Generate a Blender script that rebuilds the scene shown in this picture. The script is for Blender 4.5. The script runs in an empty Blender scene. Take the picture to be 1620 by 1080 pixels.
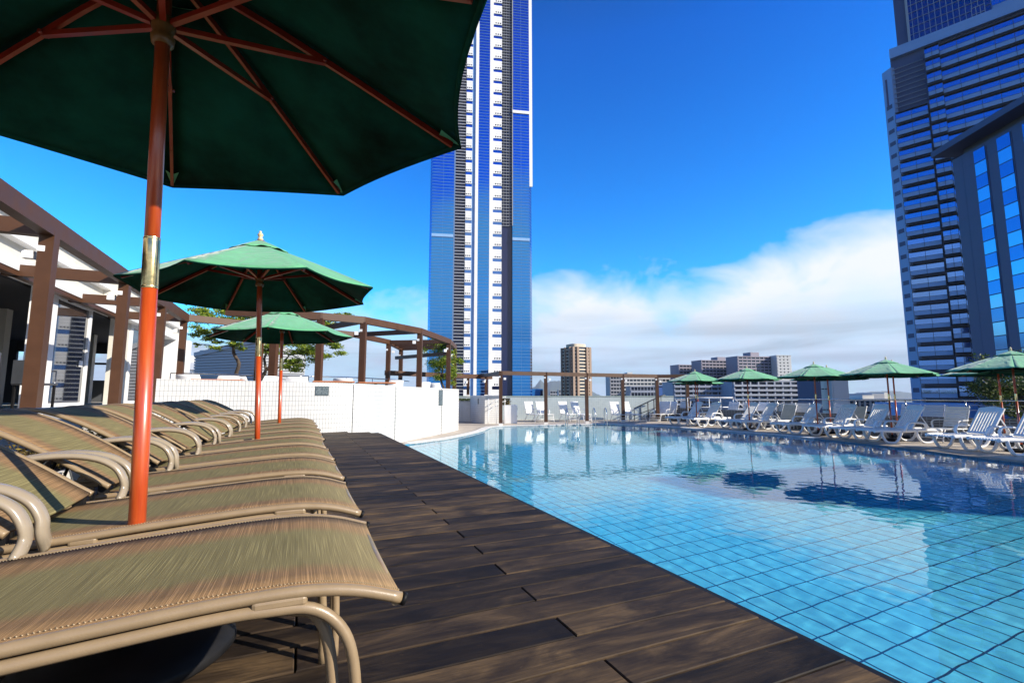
import bpy, bmesh, math, random
import numpy as np
from mathutils import Vector, Matrix
from mathutils.geometry import tessellate_polygon
R = math.radians
sc = bpy.context.scene
col = sc.collection
random.seed(7)
HAZE = 5.5e-5

# ------------------------------------------------------------ camera
F = 755.0; PITCH = math.atan(85 / F); HEAD = R(23.7)
EYE = Vector((0, 0, 1.32))
cam = bpy.data.objects.new('camera', bpy.data.cameras.new('camera')); col.objects.link(cam)
cam.location = EYE; cam.rotation_euler = (R(90) + PITCH, 0, -HEAD)
cam.data.sensor_width = 36; cam.data.lens = 36 * F / 1620
cam.data.clip_start = 0.05; cam.data.clip_end = 40000
sc.camera = cam
FW = Vector((math.sin(HEAD) * math.cos(PITCH), math.cos(HEAD) * math.cos(PITCH), math.sin(PITCH)))
RT = Vector((math.cos(HEAD), -math.sin(HEAD), 0)); UP = RT.cross(FW)
def ray(x, y): return FW + RT * ((x - 810) / F) + UP * ((540 - y) / F)
def atd(x, y, d): return EYE + ray(x, y) * d                     # at a distance along the view
def atz(x, y, z): r = ray(x, y); return EYE + r * ((z - EYE.z) / r.z)
def on_line(x, y, P, h):                                       # on the upright plane through P with bearing h
    r = ray(x, y); n = Vector((math.cos(h), -math.sin(h), 0)); return EYE + r * ((P - EYE).dot(n) / r.dot(n))

# ------------------------------------------------------------ sun and sky
SUN_HEAD, SUN_EL = R(135), R(28)
sd = Vector((math.sin(SUN_HEAD) * math.cos(SUN_EL), math.cos(SUN_HEAD) * math.cos(SUN_EL), math.sin(SUN_EL)))
sl = bpy.data.lights.new('sun', 'SUN'); sl.energy = 5.0; sl.angle = R(0.5); sl.color = (1, .91, .77)
so = bpy.data.objects.new('sun', sl); col.objects.link(so); so.rotation_euler = sd.to_track_quat('Z', 'Y').to_euler()
sl.cycles.is_caustics_light = True
world = bpy.data.worlds.new('World'); sc.world = world; world.use_nodes = True
wt = world.node_tree; wn = wt.nodes; wl = wt.links
bg = wn['Background']; bg.inputs[1].default_value = 0.1
def N(t, kind, **kw):
    n = t.nodes.new(kind)
    for k, v in kw.items():
        if k in ('operation', 'blend_type', 'data_type', 'noise_dimensions', 'offset', 'sky_type', 'sun_disc', 'interpolation_type', 'wave_type', 'bands_direction', 'feature', 'clamp'):
            setattr(n, k, v)
        else: n.inputs[k.replace('_', ' ')].default_value = v
    return n
def M(t, op, a, b=None, c=None, clamp=False):
    n = t.nodes.new('ShaderNodeMath'); n.operation = op; n.use_clamp = clamp
    for i, v in enumerate((a, b, c)):
        if v is None: continue
        if isinstance(v, (int, float)): n.inputs[i].default_value = v
        else: t.links.new(v, n.inputs[i])
    return n.outputs[0]
def ramp(t, fac, pts, mode='LINEAR'):
    n = t.nodes.new('ShaderNodeValToRGB'); n.color_ramp.interpolation = mode
    e = n.color_ramp.elements
    while len(e) < len(pts): e.new(0.5)
    for el, (p, c) in zip(e, pts):
        el.position = p; el.color = c if len(c) == 4 else (*c, 1)
    t.links.new(fac, n.inputs[0]); return n.outputs[0]
def mixc(t, fac, a, b, mode='MIX'):
    n = t.nodes.new('ShaderNodeMixRGB'); n.blend_type = mode
    for i, v in enumerate((fac, a, b)):
        if isinstance(v, (int, float)): n.inputs[i].default_value = v
        elif isinstance(v, tuple): n.inputs[i].default_value = v if len(v) == 4 else (*v, 1)
        else: t.links.new(v, n.inputs[i])
    return n.outputs[0]
sky = wn.new('ShaderNodeTexSky'); sky.sky_type = 'NISHITA'; sky.sun_disc = False
sky.sun_elevation = SUN_EL; sky.sun_rotation = SUN_HEAD; sky.air_density = 1.0; sky.dust_density = 0.3; sky.ozone_density = 3.0
tc = wn.new('ShaderNodeTexCoord'); sx = wn.new('ShaderNodeSeparateXYZ'); wl.new(tc.outputs['Generated'], sx.inputs[0])
hs = wn.new('ShaderNodeHueSaturation'); hs.inputs['Saturation'].default_value = 1.35; hs.inputs['Value'].default_value = 1.7
wl.new(sky.outputs[0], hs.inputs['Color'])
skyt = mixc(wt, 1.0, hs.outputs[0], (.30, .72, 1.15), 'MULTIPLY')
skyt = mixc(wt, 1.0, skyt, ramp(wt, sx.outputs[2], [(0, (.9, 1.35, 1.0)), (.22, (.80, 1.28, 1.0)), (.38, (.55, 1.08, .98)), (.62, (.36, .80, .90)), (.8, (.5, .42, .36)), (1, (.42, .32, .25))]), 'MULTIPLY')
az = M(wt, 'ARCTAN2', sx.outputs[0], sx.outputs[1])
# elevation of the top of the cloud bank for each bearing
azn = M(wt, 'MULTIPLY_ADD', az, 1 / (2 * math.pi), 0.5)
def azp(d): return d / 360 + .5
bank = ramp(wt, azn, [(0.0, (.44,)*3), (azp(-60), (.12,)*3), (azp(-28), (.13,)*3), (azp(-8), (.155,)*3), (azp(8), (.205,)*3), (azp(20), (.20,)*3), (azp(28), (.25,)*3), (azp(35), (.275,)*3), (azp(43), (.235,)*3), (azp(52), (.275,)*3), (azp(64), (.315,)*3), (azp(80), (.33,)*3), (azp(110), (.3,)*3), (azp(140), (.48,)*3), (1.0, (.44,)*3)], 'EASE')
cv = wn.new('ShaderNodeCombineXYZ'); wl.new(M(wt, 'MULTIPLY', az, 1.0), cv.inputs[0]); wl.new(M(wt, 'MULTIPLY', sx.outputs[2], 1.6), cv.inputs[1])
n1 = N(wt, 'ShaderNodeTexNoise', Scale=6.5, Detail=9.0, Roughness=0.55, Distortion=0.3); wl.new(cv.outputs[0], n1.inputs['Vector'])
cv2 = wn.new('ShaderNodeCombineXYZ'); wl.new(M(wt, 'MULTIPLY', az, .8), cv2.inputs[0]); wl.new(M(wt, 'MULTIPLY', sx.outputs[2], 9.0), cv2.inputs[1])
n2 = N(wt, 'ShaderNodeTexNoise', Scale=3.2, Detail=6.0, Roughness=0.55, Distortion=0.6); wl.new(cv2.outputs[0], n2.inputs['Vector'])
top = M(wt, 'ADD', bank, M(wt, 'MULTIPLY', M(wt, 'SUBTRACT', n1.outputs[0], .5), .20))
edge = M(wt, 'DIVIDE', M(wt, 'SUBTRACT', top, sx.outputs[2]), .095, clamp=True)
edge = M(wt, 'SMOOTHSTEP', edge, 0, 1) if False else M(wt, 'POWER', edge, .8)
low = ramp(wt, sx.outputs[2], [(0.0, (.35,)*3), (.05, (.42,)*3), (.12, (.66,)*3), (.18, (1,)*3), (.5, (1,)*3)])
streak = ramp(wt, n2.outputs[0], [(.35, (.72,)*3), (.62, (1.06,)*3)])
lowmix = ramp(wt, sx.outputs[2], [(.10, (1,)*3), (.19, (0,)*3)])
shade = mixc(wt, lowmix, (1, 1, 1), streak)
ccol = mixc(wt, low, (1.8, 3.2, 5.6), (6.2, 6.5, 6.9))
ccol = mixc(wt, 1.0, ccol, shade, 'MULTIPLY')
dens = M(wt, 'MULTIPLY', edge, ramp(wt, n1.outputs[0], [(.25, (.80,)*3), (.6, (1,)*3)]))
skyc = mixc(wt, dens, skyt, ccol)
# wisps high up on the side behind the camera
wl.new(skyc, bg.inputs[0])
vs = sc.view_settings; vs.view_transform = 'Standard'; vs.look = 'None'; vs.gamma = 1; vs.exposure = 0.62; vs.use_curve_mapping = False
sc.cycles.use_denoising = True
sc.cycles.max_bounces = 8; sc.cycles.transparent_max_bounces = 12; sc.cycles.transmission_bounces = 6
sc.cycles.caustics_reflective = False

# ------------------------------------------------------------ materials
MATS = {}
def mat(name, base=(.5, .5, .5), rough=.6, metal=0, var=0, vscale=8, bump=0, bscale=60, coat=0, spec=None, sheen=0):
    if name in MATS: return MATS[name]
    m = bpy.data.materials.new(name); m.use_nodes = True; MATS[name] = m
    t = m.node_tree; b = t.nodes['Principled BSDF']
    b.inputs['Base Color'].default_value = (*base, 1); b.inputs['Roughness'].default_value = rough; b.inputs['Metallic'].default_value = metal
    if spec is not None: b.inputs['Specular IOR Level'].default_value = spec
    if coat: b.inputs['Coat Weight'].default_value = coat; b.inputs['Coat Roughness'].default_value = .08
    if var or bump:
        tcn = t.nodes.new('ShaderNodeTexCoord')
    if var:
        n = N(t, 'ShaderNodeTexNoise', Scale=vscale, Detail=6.0, Roughness=.6); t.links.new(tcn.outputs['Object'], n.inputs['Vector'])
        lo = tuple(c * (1 - var) for c in base); hi = tuple(min(1, c * (1 + var)) for c in base)
        t.links.new(ramp(t, n.outputs[0], [(.3, lo), (.7, hi)]), b.inputs['Base Color'])
        t.links.new(M(t, 'MULTIPLY_ADD', n.outputs[0], .3, rough - .15, clamp=True), b.inputs['Roughness'])
    if bump:
        n = N(t, 'ShaderNodeTexNoise', Scale=bscale, Detail=3.0); t.links.new(tcn.outputs['Object'], n.inputs['Vector'])
        bn = t.nodes.new('ShaderNodeBump'); bn.inputs['Strength'].default_value = bump; bn.inputs['Distance'].default_value = .01
        t.links.new(n.outputs[0], bn.inputs['Height']); t.links.new(bn.outputs[0], b.inputs['Normal'])
    return m
def tilemat(name, c1, c2, mortar, w, h, ms=.006, rough=.35, coord='UV', plane='XY', var=.06, spec=.5):
    m = bpy.data.materials.new(name); m.use_nodes = True; MATS[name] = m
    t = m.node_tree; b = t.nodes['Principled BSDF']; b.inputs['Roughness'].default_value = rough
    tcn = t.nodes.new('ShaderNodeTexCoord')
    br = t.nodes.new('ShaderNodeTexBrick'); br.offset = 0; br.squash = 1
    br.inputs['Scale'].default_value = 1; br.inputs['Brick Width'].default_value = w; br.inputs['Row Height'].default_value = h
    br.inputs['Mortar Size'].default_value = ms; br.inputs['Mortar Smooth'].default_value = .2; br.inputs['Bias'].default_value = 0
    br.inputs['Color1'].default_value = (*c1, 1); br.inputs['Color2'].default_value = (*c2, 1); br.inputs['Mortar'].default_value = (*mortar, 1)
    src = tcn.outputs['UV' if coord == 'UV' else 'Object']
    if coord != 'UV' and plane != 'XY':
        s = t.nodes.new('ShaderNodeSeparateXYZ'); c = t.nodes.new('ShaderNodeCombineXYZ'); t.links.new(src, s.inputs[0])
        t.links.new(s.outputs['XYZ'.index(plane[0])], c.inputs[0]); t.links.new(s.outputs['XYZ'.index(plane[1])], c.inputs[1]); src = c.outputs[0]
    t.links.new(src, br.inputs['Vector'])
    n = N(t, 'ShaderNodeTexNoise', Scale=1.3, Detail=6.0); t.links.new(tcn.outputs['Object'], n.inputs['Vector'])
    c = mixc(t, 1.0, br.outputs['Color'], ramp(t, n.outputs[0], [(.3, (1 - var * 2,)*3), (.7, (1,)*3)]), 'MULTIPLY')
    t.links.new(c, b.inputs['Base Color'])
    bn = t.nodes.new('ShaderNodeBump'); bn.inputs['Strength'].default_value = .3; bn.inputs['Distance'].default_value = .004; bn.invert = True
    t.links.new(br.outputs['Fac'], bn.inputs['Height']); t.links.new(bn.outputs[0], b.inputs['Normal'])
    return m

m_white_tile = tilemat('white_wall_tile', (.70, .69, .67), (.65, .64, .62), (.30, .32, .35), .064, .10, .0052)
m_dark_tile = tilemat('dark_wall_tile', (.075, .08, .095), (.06, .065, .08), (.26, .28, .30), .16, .085, .012)
m_grey_tile = tilemat('grey_wall_tile', (.50, .58, .58), (.45, .53, .54), (.62, .66, .66), .10, .10, .006)
m_pool_tile = tilemat('pool_floor_tile', (.17, .78, .99), (.13, .74, .98), (.005, .05, .13), .19, .302, .008, rough=.5, coord='OBJ', var=.10)
m_pool_wall = tilemat('pool_wall_tile', (.16, .50, .72), (.12, .45, .68), (.02, .10, .2), .21, .30, .006, coord='UV')
m_terrace = mat('terrace_paving', (.42, .40, .37), .8, var=.15, vscale=3)
m_paving = mat('pool_paving', (.47, .41, .34), .7, var=.18, vscale=2.2, bump=.2, bscale=90)
m_coping = mat('coping_stone', (.74, .72, .68), .55, var=.10, vscale=4)
m_brown = mat('brown_steel', (.070, .028, .011), .5, var=.14, vscale=5)
m_white = mat('white_paint', (.80, .80, .80), .45, var=.04, vscale=3)
m_offwhite = mat('cream_panel', (.62, .60, .54), .6, var=.06, vscale=3)
m_resin = mat('white_resin', (.80, .80, .79), .38, var=.04, vscale=6)
m_tan = mat('tan_powder_coat', (.27, .195, .115), .36, var=.07, vscale=20, bump=.05, bscale=300, coat=.15)
m_arm = mat('polished_arm', (.31, .255, .185), .24, var=.08, vscale=14, coat=.3)
m_black = mat('black_plastic', (.009, .009, .010), .55, spec=.18, var=.3, vscale=12)
m_brass = mat('brass', (.72, .55, .26), .22, metal=1, var=.25, vscale=40)
m_chrome = mat('brushed_steel', (.62, .63, .65), .18, metal=1)
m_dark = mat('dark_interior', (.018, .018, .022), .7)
m_darkwood = mat('dark_wood', (.03, .018, .012), .5, var=.3, vscale=9)
m_table = mat('terrace_table_top', (.42, .15, .06), .5, var=.2, vscale=8)
m_grey = mat('grey_metal', (.30, .31, .33), .5, var=.06)
m_dgrey = mat('dark_grey_metal', (.06, .065, .075), .5, var=.1)
m_soil = mat('soil', (.06, .04, .025), .9, var=.3)
m_green_rib = mat('redwood', (.27, .020, .008), .33, var=.22, vscale=14, coat=.5)
m_bark = mat('bark', (.075, .055, .042), .85, var=.3, vscale=12, bump=.4, bscale=30)

def glassmat(name, tint, rough=.02, metal=1.0, wob=0):
    m = mat(name, tint, rough, metal)
    if wob:
        t = m.node_tree; b = t.nodes['Principled BSDF']; tcn = t.nodes.new('ShaderNodeTexCoord')
        n = N(t, 'ShaderNodeTexNoise', Scale=.35, Detail=2.0); t.links.new(tcn.outputs['Object'], n.inputs['Vector'])
        bn = t.nodes.new('ShaderNodeBump'); bn.inputs['Strength'].default_value = wob; bn.inputs['Distance'].default_value = .05
        t.links.new(n.outputs[0], bn.inputs['Height']); t.links.new(bn.outputs[0], b.inputs['Normal'])
    return m
m_tglass = glassmat('tower_blue_glass', (.055, .27, .60), .03, 1, .15)
m_dglass = glassmat('tower_dark_glass', (.05, .09, .20), .08, 1)
m_bluespandrel = mat('blue_spandrel', (.26, .44, .70), .3, var=.05, vscale=.3)
m_bglass = glassmat('band_glass', (.12, .24, .52), .05, 1, .1)
m_cassette = mat('white_cassette', (.80, .79, .77), .45, var=.05, vscale=.6)
m_navy = mat('navy_panel', (.058, .060, .125), .45, var=.1, vscale=.5)
m_recess = mat('dark_recess', (.055, .072, .14), .6)
m_win = mat('window_glass', (.03, .04, .06), .08, spec=.8)
def clear_glass():
    m = bpy.data.materials.new('clear_glass'); m.use_nodes = True; t = m.node_tree
    t.nodes.remove(t.nodes['Principled BSDF']); o = t.nodes['Material Output']
    tr = t.nodes.new('ShaderNodeBsdfTransparent'); tr.inputs[0].default_value = (.55, .6, .62, 1)
    gl = t.nodes.new('ShaderNodeBsdfGlossy'); gl.inputs['Roughness'].default_value = .01
    fr = t.nodes.new('ShaderNodeFresnel'); fr.inputs[0].default_value = 1.8
    mx = t.nodes.new('ShaderNodeMixShader'); t.links.new(fr.outputs[0], mx.inputs[0]); t.links.new(tr.outputs[0], mx.inputs[1]); t.links.new(gl.outputs[0], mx.inputs[2])
    t.links.new(mx.outputs[0], o.inputs[0]); MATS['clear_glass'] = m; return m
m_glass = clear_glass()
def leafmat(name, c1, c2, c3):
    m = bpy.data.materials.new(name); m.use_nodes = True; t = m.node_tree; b = t.nodes['Principled BSDF']
    g = t.nodes.new('ShaderNodeNewGeometry')
    c = ramp(t, g.outputs['Random Per Island'], [(0, c1), (.6, c2), (1, c3)])
    t.links.new(c, b.inputs['Base Color']); b.inputs['Roughness'].default_value = .5
    tl = t.nodes.new('ShaderNodeBsdfTranslucent'); t.links.new(c, tl.inputs[0])
    mx = t.nodes.new('ShaderNodeMixShader'); mx.inputs[0].default_value = .35
    t.links.new(b.outputs[0], mx.inputs[1]); t.links.new(tl.outputs[0], mx.inputs[2]); t.links.new(mx.outputs[0], t.nodes['Material Output'].inputs[0])
    return m
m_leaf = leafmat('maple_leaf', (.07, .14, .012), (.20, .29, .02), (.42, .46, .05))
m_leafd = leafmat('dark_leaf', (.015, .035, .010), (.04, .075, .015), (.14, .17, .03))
m_hedge = leafmat('hedge_leaf', (.06, .035, .010), (.15, .10, .02), (.36, .27, .05))
def clothmat():
    m = bpy.data.materials.new('green_canvas'); m.use_nodes = True; t = m.node_tree; b = t.nodes['Principled BSDF']
    tcn = t.nodes.new('ShaderNodeTexCoord')
    n = N(t, 'ShaderNodeTexNoise', Scale=3.0, Detail=7.0, Roughness=.6); t.links.new(tcn.outputs['Object'], n.inputs['Vector'])
    c = ramp(t, n.outputs[0], [(.3, (.085, .33, .155)), (.7, (.125, .43, .205))]); t.links.new(c, b.inputs['Base Color'])
    b.inputs['Roughness'].default_value = .85; b.inputs['Sheen Weight'].default_value = .3
    n2 = N(t, 'ShaderNodeTexNoise', Scale=5.0, Detail=3.0, Distortion=1.2); t.links.new(tcn.outputs['Object'], n2.inputs['Vector'])
    bn = t.nodes.new('ShaderNodeBump'); bn.inputs['Strength'].default_value = .9; bn.inputs['Distance'].default_value = .025
    t.links.new(n2.outputs[0], bn.inputs['Height']); t.links.new(bn.outputs[0], b.inputs['Normal'])
    tl = t.nodes.new('ShaderNodeBsdfTranslucent'); tl.inputs[0].default_value = (.002, .03, .012, 1)
    mx = t.nodes.new('ShaderNodeAddShader')
    t.links.new(b.outputs[0], mx.inputs[0]); t.links.new(tl.outputs[0], mx.inputs[1]); t.links.new(mx.outputs[0], t.nodes['Material Output'].inputs[0])
    return m
m_cloth = clothmat()
m_under_shade = mat('canopy_underside_shade', (.005, .052, .036), .9, var=.75, vscale=2.2, spec=.1)  # shade under the canopies painted in: same cloth, darker colour inside
def polemat():
    m = bpy.data.materials.new('varnished_pole'); m.use_nodes = True; t = m.node_tree; b = t.nodes['Principled BSDF']
    tcn = t.nodes.new('ShaderNodeTexCoord'); mp = t.nodes.new('ShaderNodeMapping'); mp.inputs['Scale'].default_value = (30, 30, 2.2)
    t.links.new(tcn.outputs['Object'], mp.inputs[0])
    n = N(t, 'ShaderNodeTexNoise', Scale=1.6, Detail=8.0, Roughness=.65); t.links.new(mp.outputs[0], n.inputs['Vector'])
    t.links.new(ramp(t, n.outputs[0], [(.3, (.34, .032, .006)), (.55, (.47, .068, .010)), (.75, (.54, .11, .018))]), b.inputs['Base Color'])
    b.inputs['Roughness'].default_value = .4; b.inputs['Coat Weight'].default_value = 1.0; b.inputs['Coat Roughness'].default_value = .22
    return m
m_pole = polemat()
def slingmat():
    m = bpy.data.materials.new('sling_fabric'); m.use_nodes = True; t = m.node_tree; b = t.nodes['Principled BSDF']
    tcn = t.nodes.new('ShaderNodeTexCoord'); s = t.nodes.new('ShaderNodeSeparateXYZ'); t.links.new(tcn.outputs['Object'], s.inputs[0])
    mp = t.nodes.new('ShaderNodeMapping'); mp.inputs['Scale'].default_value = (620, 4.5, 4.5); t.links.new(tcn.outputs['Object'], mp.inputs[0])
    n = N(t, 'ShaderNodeTexNoise', Scale=1.0, Detail=1.5, Roughness=.6); t.links.new(mp.outputs[0], n.inputs['Vector'])
    mp2 = t.nodes.new('ShaderNodeMapping'); mp2.inputs['Scale'].default_value = (60, 16, 16); t.links.new(tcn.outputs['Object'], mp2.inputs[0])
    n3 = N(t, 'ShaderNodeTexNoise', Scale=1.0, Detail=4.0, Roughness=.6); t.links.new(mp2.outputs[0], n3.inputs['Vector'])
    yy = M(t, 'ADD', s.outputs[1], M(t, 'MULTIPLY', M(t, 'SUBTRACT', n3.outputs[0], .5), .05))
    st = ramp(t, M(t, 'DIVIDE', yy, .65, clamp=True), [(.0, (.225, .135, .066)), (.20, (.225, .135, .066)), (.28, (.188, .160, .070)), (.70, (.184, .162, .072)), (.79, (.23, .137, .068)), (1, (.23, .14, .07))])
    thread = ramp(t, n.outputs[0], [(.34, (.66,)*3), (.50, (.92,)*3), (.58, (1.12,)*3), (.68, (1.75,)*3)])
    c = mixc(t, 1.0, st, thread, 'MULTIPLY'); c = mixc(t, M(t, 'MULTIPLY_ADD', ramp(t, s.outputs[0], [(0, (0,)*3), (.21, (1,)*3)]), .25, .06), c, (.40, .30, .16))  # last mix paints the light on the curved foot end into the colour
    t.links.new(c, b.inputs['Base Color']); b.inputs['Roughness'].default_value = .75; b.inputs['Specular IOR Level'].default_value = .2
    bn = t.nodes.new('ShaderNodeBump'); bn.inputs['Strength'].default_value = .5; bn.inputs['Distance'].default_value = .0012
    t.links.new(n.outputs[0], bn.inputs['Height']); t.links.new(bn.outputs[0], b.inputs['Normal'])
    return m
m_sling = slingmat()
def deckmat():
    m = bpy.data.materials.new('dark_decking'); m.use_nodes = True; t = m.node_tree; b = t.nodes['Principled BSDF']
    tcn = t.nodes.new('ShaderNodeTexCoord'); g = t.nodes.new('ShaderNodeNewGeometry'); rnd = g.outputs['Random Per Island']
    off = t.nodes.new('ShaderNodeCombineXYZ'); t.links.new(M(t, 'MULTIPLY', rnd, 37), off.inputs[0]); t.links.new(M(t, 'MULTIPLY', rnd, 11), off.inputs[1])
    va = t.nodes.new('ShaderNodeVectorMath'); va.operation = 'ADD'; t.links.new(tcn.outputs['Object'], va.inputs[0]); t.links.new(off.outputs[0], va.inputs[1])
    def noise(scale, sc3, detail, dist=0):
        mp = t.nodes.new('ShaderNodeMapping'); mp.inputs['Scale'].default_value = sc3; t.links.new(va.outputs[0], mp.inputs[0])
        n = N(t, 'ShaderNodeTexNoise', Scale=scale, Detail=detail, Roughness=.62, Distortion=dist); t.links.new(mp.outputs[0], n.inputs['Vector']); return n.outputs[0]
    big = noise(1.0, (2.4, 8.0, 5), 8, .9); grain = noise(1.0, (5, 95, 20), 6); spots = noise(1.0, (22, 30, 20), 4)
    c = ramp(t, big, [(.30, (.0135, .0102, .0088)), (.44, (.026, .0188, .0142)), (.56, (.050, .035, .022)), (.72, (.108, .073, .040))])
    c = mixc(t, 1.0, c, ramp(t, grain, [(.3, (.62,)*3), (.68, (1.38,)*3)]), 'MULTIPLY')
    c = mixc(t, 1.0, c, ramp(t, rnd, [(0, (.35, .36, .42)), (.25, (.70, .68, .70)), (.5, (1.05, 1.0, .96)), (1, (1.6, 1.5, 1.3))]), 'MULTIPLY')
    c = mixc(t, ramp(t, spots, [(.66, (0,)*3), (.78, (.35,)*3)]), c, (.20, .12, .055))
    t.links.new(c, b.inputs['Base Color'])
    t.links.new(ramp(t, grain, [(.2, (.5,)*3), (.8, (.75,)*3)]), b.inputs['Roughness']); b.inputs['Specular IOR Level'].default_value = .14
    bn = t.nodes.new('ShaderNodeBump'); bn.inputs['Strength'].default_value = .35; bn.inputs['Distance'].default_value = .002
    t.links.new(grain, bn.inputs['Height']); t.links.new(bn.outputs[0], b.inputs['Normal'])
    return m
m_deck = deckmat()

# ------------------------------------------------------------ mesh helpers
class MB:
    def __init__(s): s.v = []; s.f = []; s.sm = []; s.uv = {}
    def add(s, vs, fs, smooth=False, uvs=None):
        o = len(s.v); s.v += [tuple(v) for v in vs]
        for i, f in enumerate(fs):
            s.f.append(tuple(k + o for k in f)); s.sm.append(smooth)
            if uvs: s.uv[len(s.f) - 1] = uvs[i]
        return s
    def box(s, x0, y0, z0, x1, y1, z1):
        v = [(x0, y0, z0), (x1, y0, z0), (x1, y1, z0), (x0, y1, z0), (x0, y0, z1), (x1, y0, z1), (x1, y1, z1), (x0, y1, z1)]
        return s.add(v, [(0, 3, 2, 1), (4, 5, 6, 7), (0, 1, 5, 4), (1, 2, 6, 5), (2, 3, 7, 6), (3, 0, 4, 7)])
    def frame(s, P, u, v, w, a, b, c):      # box from corner P along unit vectors u, v, w
        P = Vector(P); u = Vector(u) * a; v = Vector(v) * b; w = Vector(w) * c
        q = [P, P + u, P + u + v, P + v]; q += [x + w for x in q]
        fs = [(0, 3, 2, 1), (4, 5, 6, 7), (0, 1, 5, 4), (1, 2, 6, 5), (2, 3, 7, 6), (3, 0, 4, 7)]
        if u.cross(v).dot(w) < 0: fs = [f[::-1] for f in fs]
        return s.add(q, fs)
    def beam(s, A, B, wid, hei, up=(0, 0, 1)):  # box along A-B, A and B on its top centre line
        A = Vector(A); B = Vector(B); d = (B - A); L = d.length; d /= L; side = d.cross(Vector(up)).normalized(); u2 = side.cross(d).normalized()
        return s.frame(A - side * wid / 2 - u2 * hei, d, side, u2, L, wid, hei)
    def prism(s, poly, z0, z1, uvlen=False):
        n = len(poly); v = [(p[0], p[1], z0) for p in poly] + [(p[0], p[1], z1) for p in poly]
        area = sum(poly[i][0] * poly[(i + 1) % n][1] - poly[(i + 1) % n][0] * poly[i][1] for i in range(n))
        fs = [(i, (i + 1) % n, n + (i + 1) % n, n + i) for i in range(n)] + [tuple(range(n, 2 * n)), tuple(range(n - 1, -1, -1))]
        if area < 0: fs = [f[::-1] for f in fs]
        return s.add(v, fs)
    def tube(s, pts, r, seg=10, closed=False, flat=None):
        P = [Vector(p) for p in pts]; n = len(P); rs = r if isinstance(r, (list, tuple)) else [r] * n
        ref = None; rings = []
        for i in range(n):
            t = (P[min(i + 1, n - 1)] - P[max(i - 1, 0)]).normalized()
            if ref is None: ref = Vector((0, 1, 0)) if abs(t.y) < .8 else Vector((1, 0, 0))
            a = (ref - t * ref.dot(t)).normalized(); ref = a; b = t.cross(a)
            fa, fb = flat or (1, 1)
            rings.append([P[i] + a * math.cos(k * 2 * math.pi / seg) * rs[i] * fa + b * math.sin(k * 2 * math.pi / seg) * rs[i] * fb for k in range(seg)])
        v = [p for r_ in rings for p in r_]; fs = []
        for i in range(n - 1):
            for k in range(seg):
                fs.append((i * seg + k, i * seg + (k + 1) % seg, (i + 1) * seg + (k + 1) % seg, (i + 1) * seg + k))
        s.add(v, fs, True); o = len(s.v) - len(v)
        s.f.append(tuple(o + k for k in range(seg - 1, -1, -1))); s.sm.append(False)
        s.f.append(tuple(o + (n - 1) * seg + k for k in range(seg))); s.sm.append(False)
        return s
    def lathe(s, prof, seg=20, c=(0, 0)):
        v = []; fs = []
        for r, z in prof:
            for k in range(seg):
                a = k * 2 * math.pi / seg; v.append((c[0] + r * math.cos(a), c[1] + r * math.sin(a), z))
        for i in range(len(prof) - 1):
            for k in range(seg):
                fs.append((i * seg + k, i * seg + (k + 1) % seg, (i + 1) * seg + (k + 1) % seg, (i + 1) * seg + k))
        s.add(v, fs, True)
        return s
    def build(s, name, m, parent=None, bevel=0, world=False):
        me = bpy.data.meshes.new(name)
        vs_ = s.v
        if world and parent is not None:
            inv = world_matrix(parent).inverted(); vs_ = [tuple(inv @ Vector(p)) for p in s.v]
        me.from_pydata(vs_, [], s.f); me.materials.append(m)
        me.polygons.foreach_set('use_smooth', s.sm)
        if s.uv:
            ul = me.uv_layers.new(name='UVMap')
            for fi, uvs in s.uv.items():
                p = me.polygons[fi]
                for li, uv in zip(p.loop_indices, uvs): ul.data[li].uv = uv
        me.update()
        o = bpy.data.objects.new(name, me); col.objects.link(o)
        if parent is not None: o.parent = parent
        if bevel:
            b = o.modifiers.new('edge', 'BEVEL'); b.width = bevel; b.segments = 2; b.limit_method = 'ANGLE'; b.angle_limit = R(50)
        return o
def world_matrix(o):
    m = Matrix.LocRotScale(o.location, o.rotation_euler, o.scale)
    return world_matrix(o.parent) @ m if o.parent else m
def spline(pts, n=6):
    P = [Vector(p) for p in pts]; P = [P[0] * 2 - P[1]] + P + [P[-1] * 2 - P[-2]]; out = []
    for i in range(1, len(P) - 2):
        for k in range(n):
            t = k / n; a, b, c, d = P[i - 1:i + 3]
            out.append(.5 * ((2 * b) + (c - a) * t + (2 * a - 5 * b + 4 * c - d) * t * t + (3 * b - a - 3 * c + d) * t ** 3))
    out.append(P[-2]); return out
def tag(o, label, cat, group=None):
    o['label'] = label; o['category'] = cat
    if group: o['group'] = group
    return o
def thing(name, loc, label, cat, group=None, rz=0, rot=None):
    o = bpy.data.objects.new(name, None); col.objects.link(o); o.location = loc; o.rotation_euler = rot or (0, 0, rz)
    o.empty_display_size = .1
    return tag(o, label, cat, group)
def struct(o, kind='structure'): o['kind'] = kind; return o
def kids(o): return [c for c in bpy.data.objects if c.parent == o]
def copy_tree(o, parent=None):
    c = o.copy(); col.objects.link(c); c.parent = parent
    for ch in kids(o): copy_tree(ch, c)
    return c
def put(c, loc, rz=0, label=None, rot=None, group=None):
    c.location = loc; c.rotation_euler = rot or (0, 0, rz)
    if label: c['label'] = label
    if group: c['group'] = group
    return c

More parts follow.
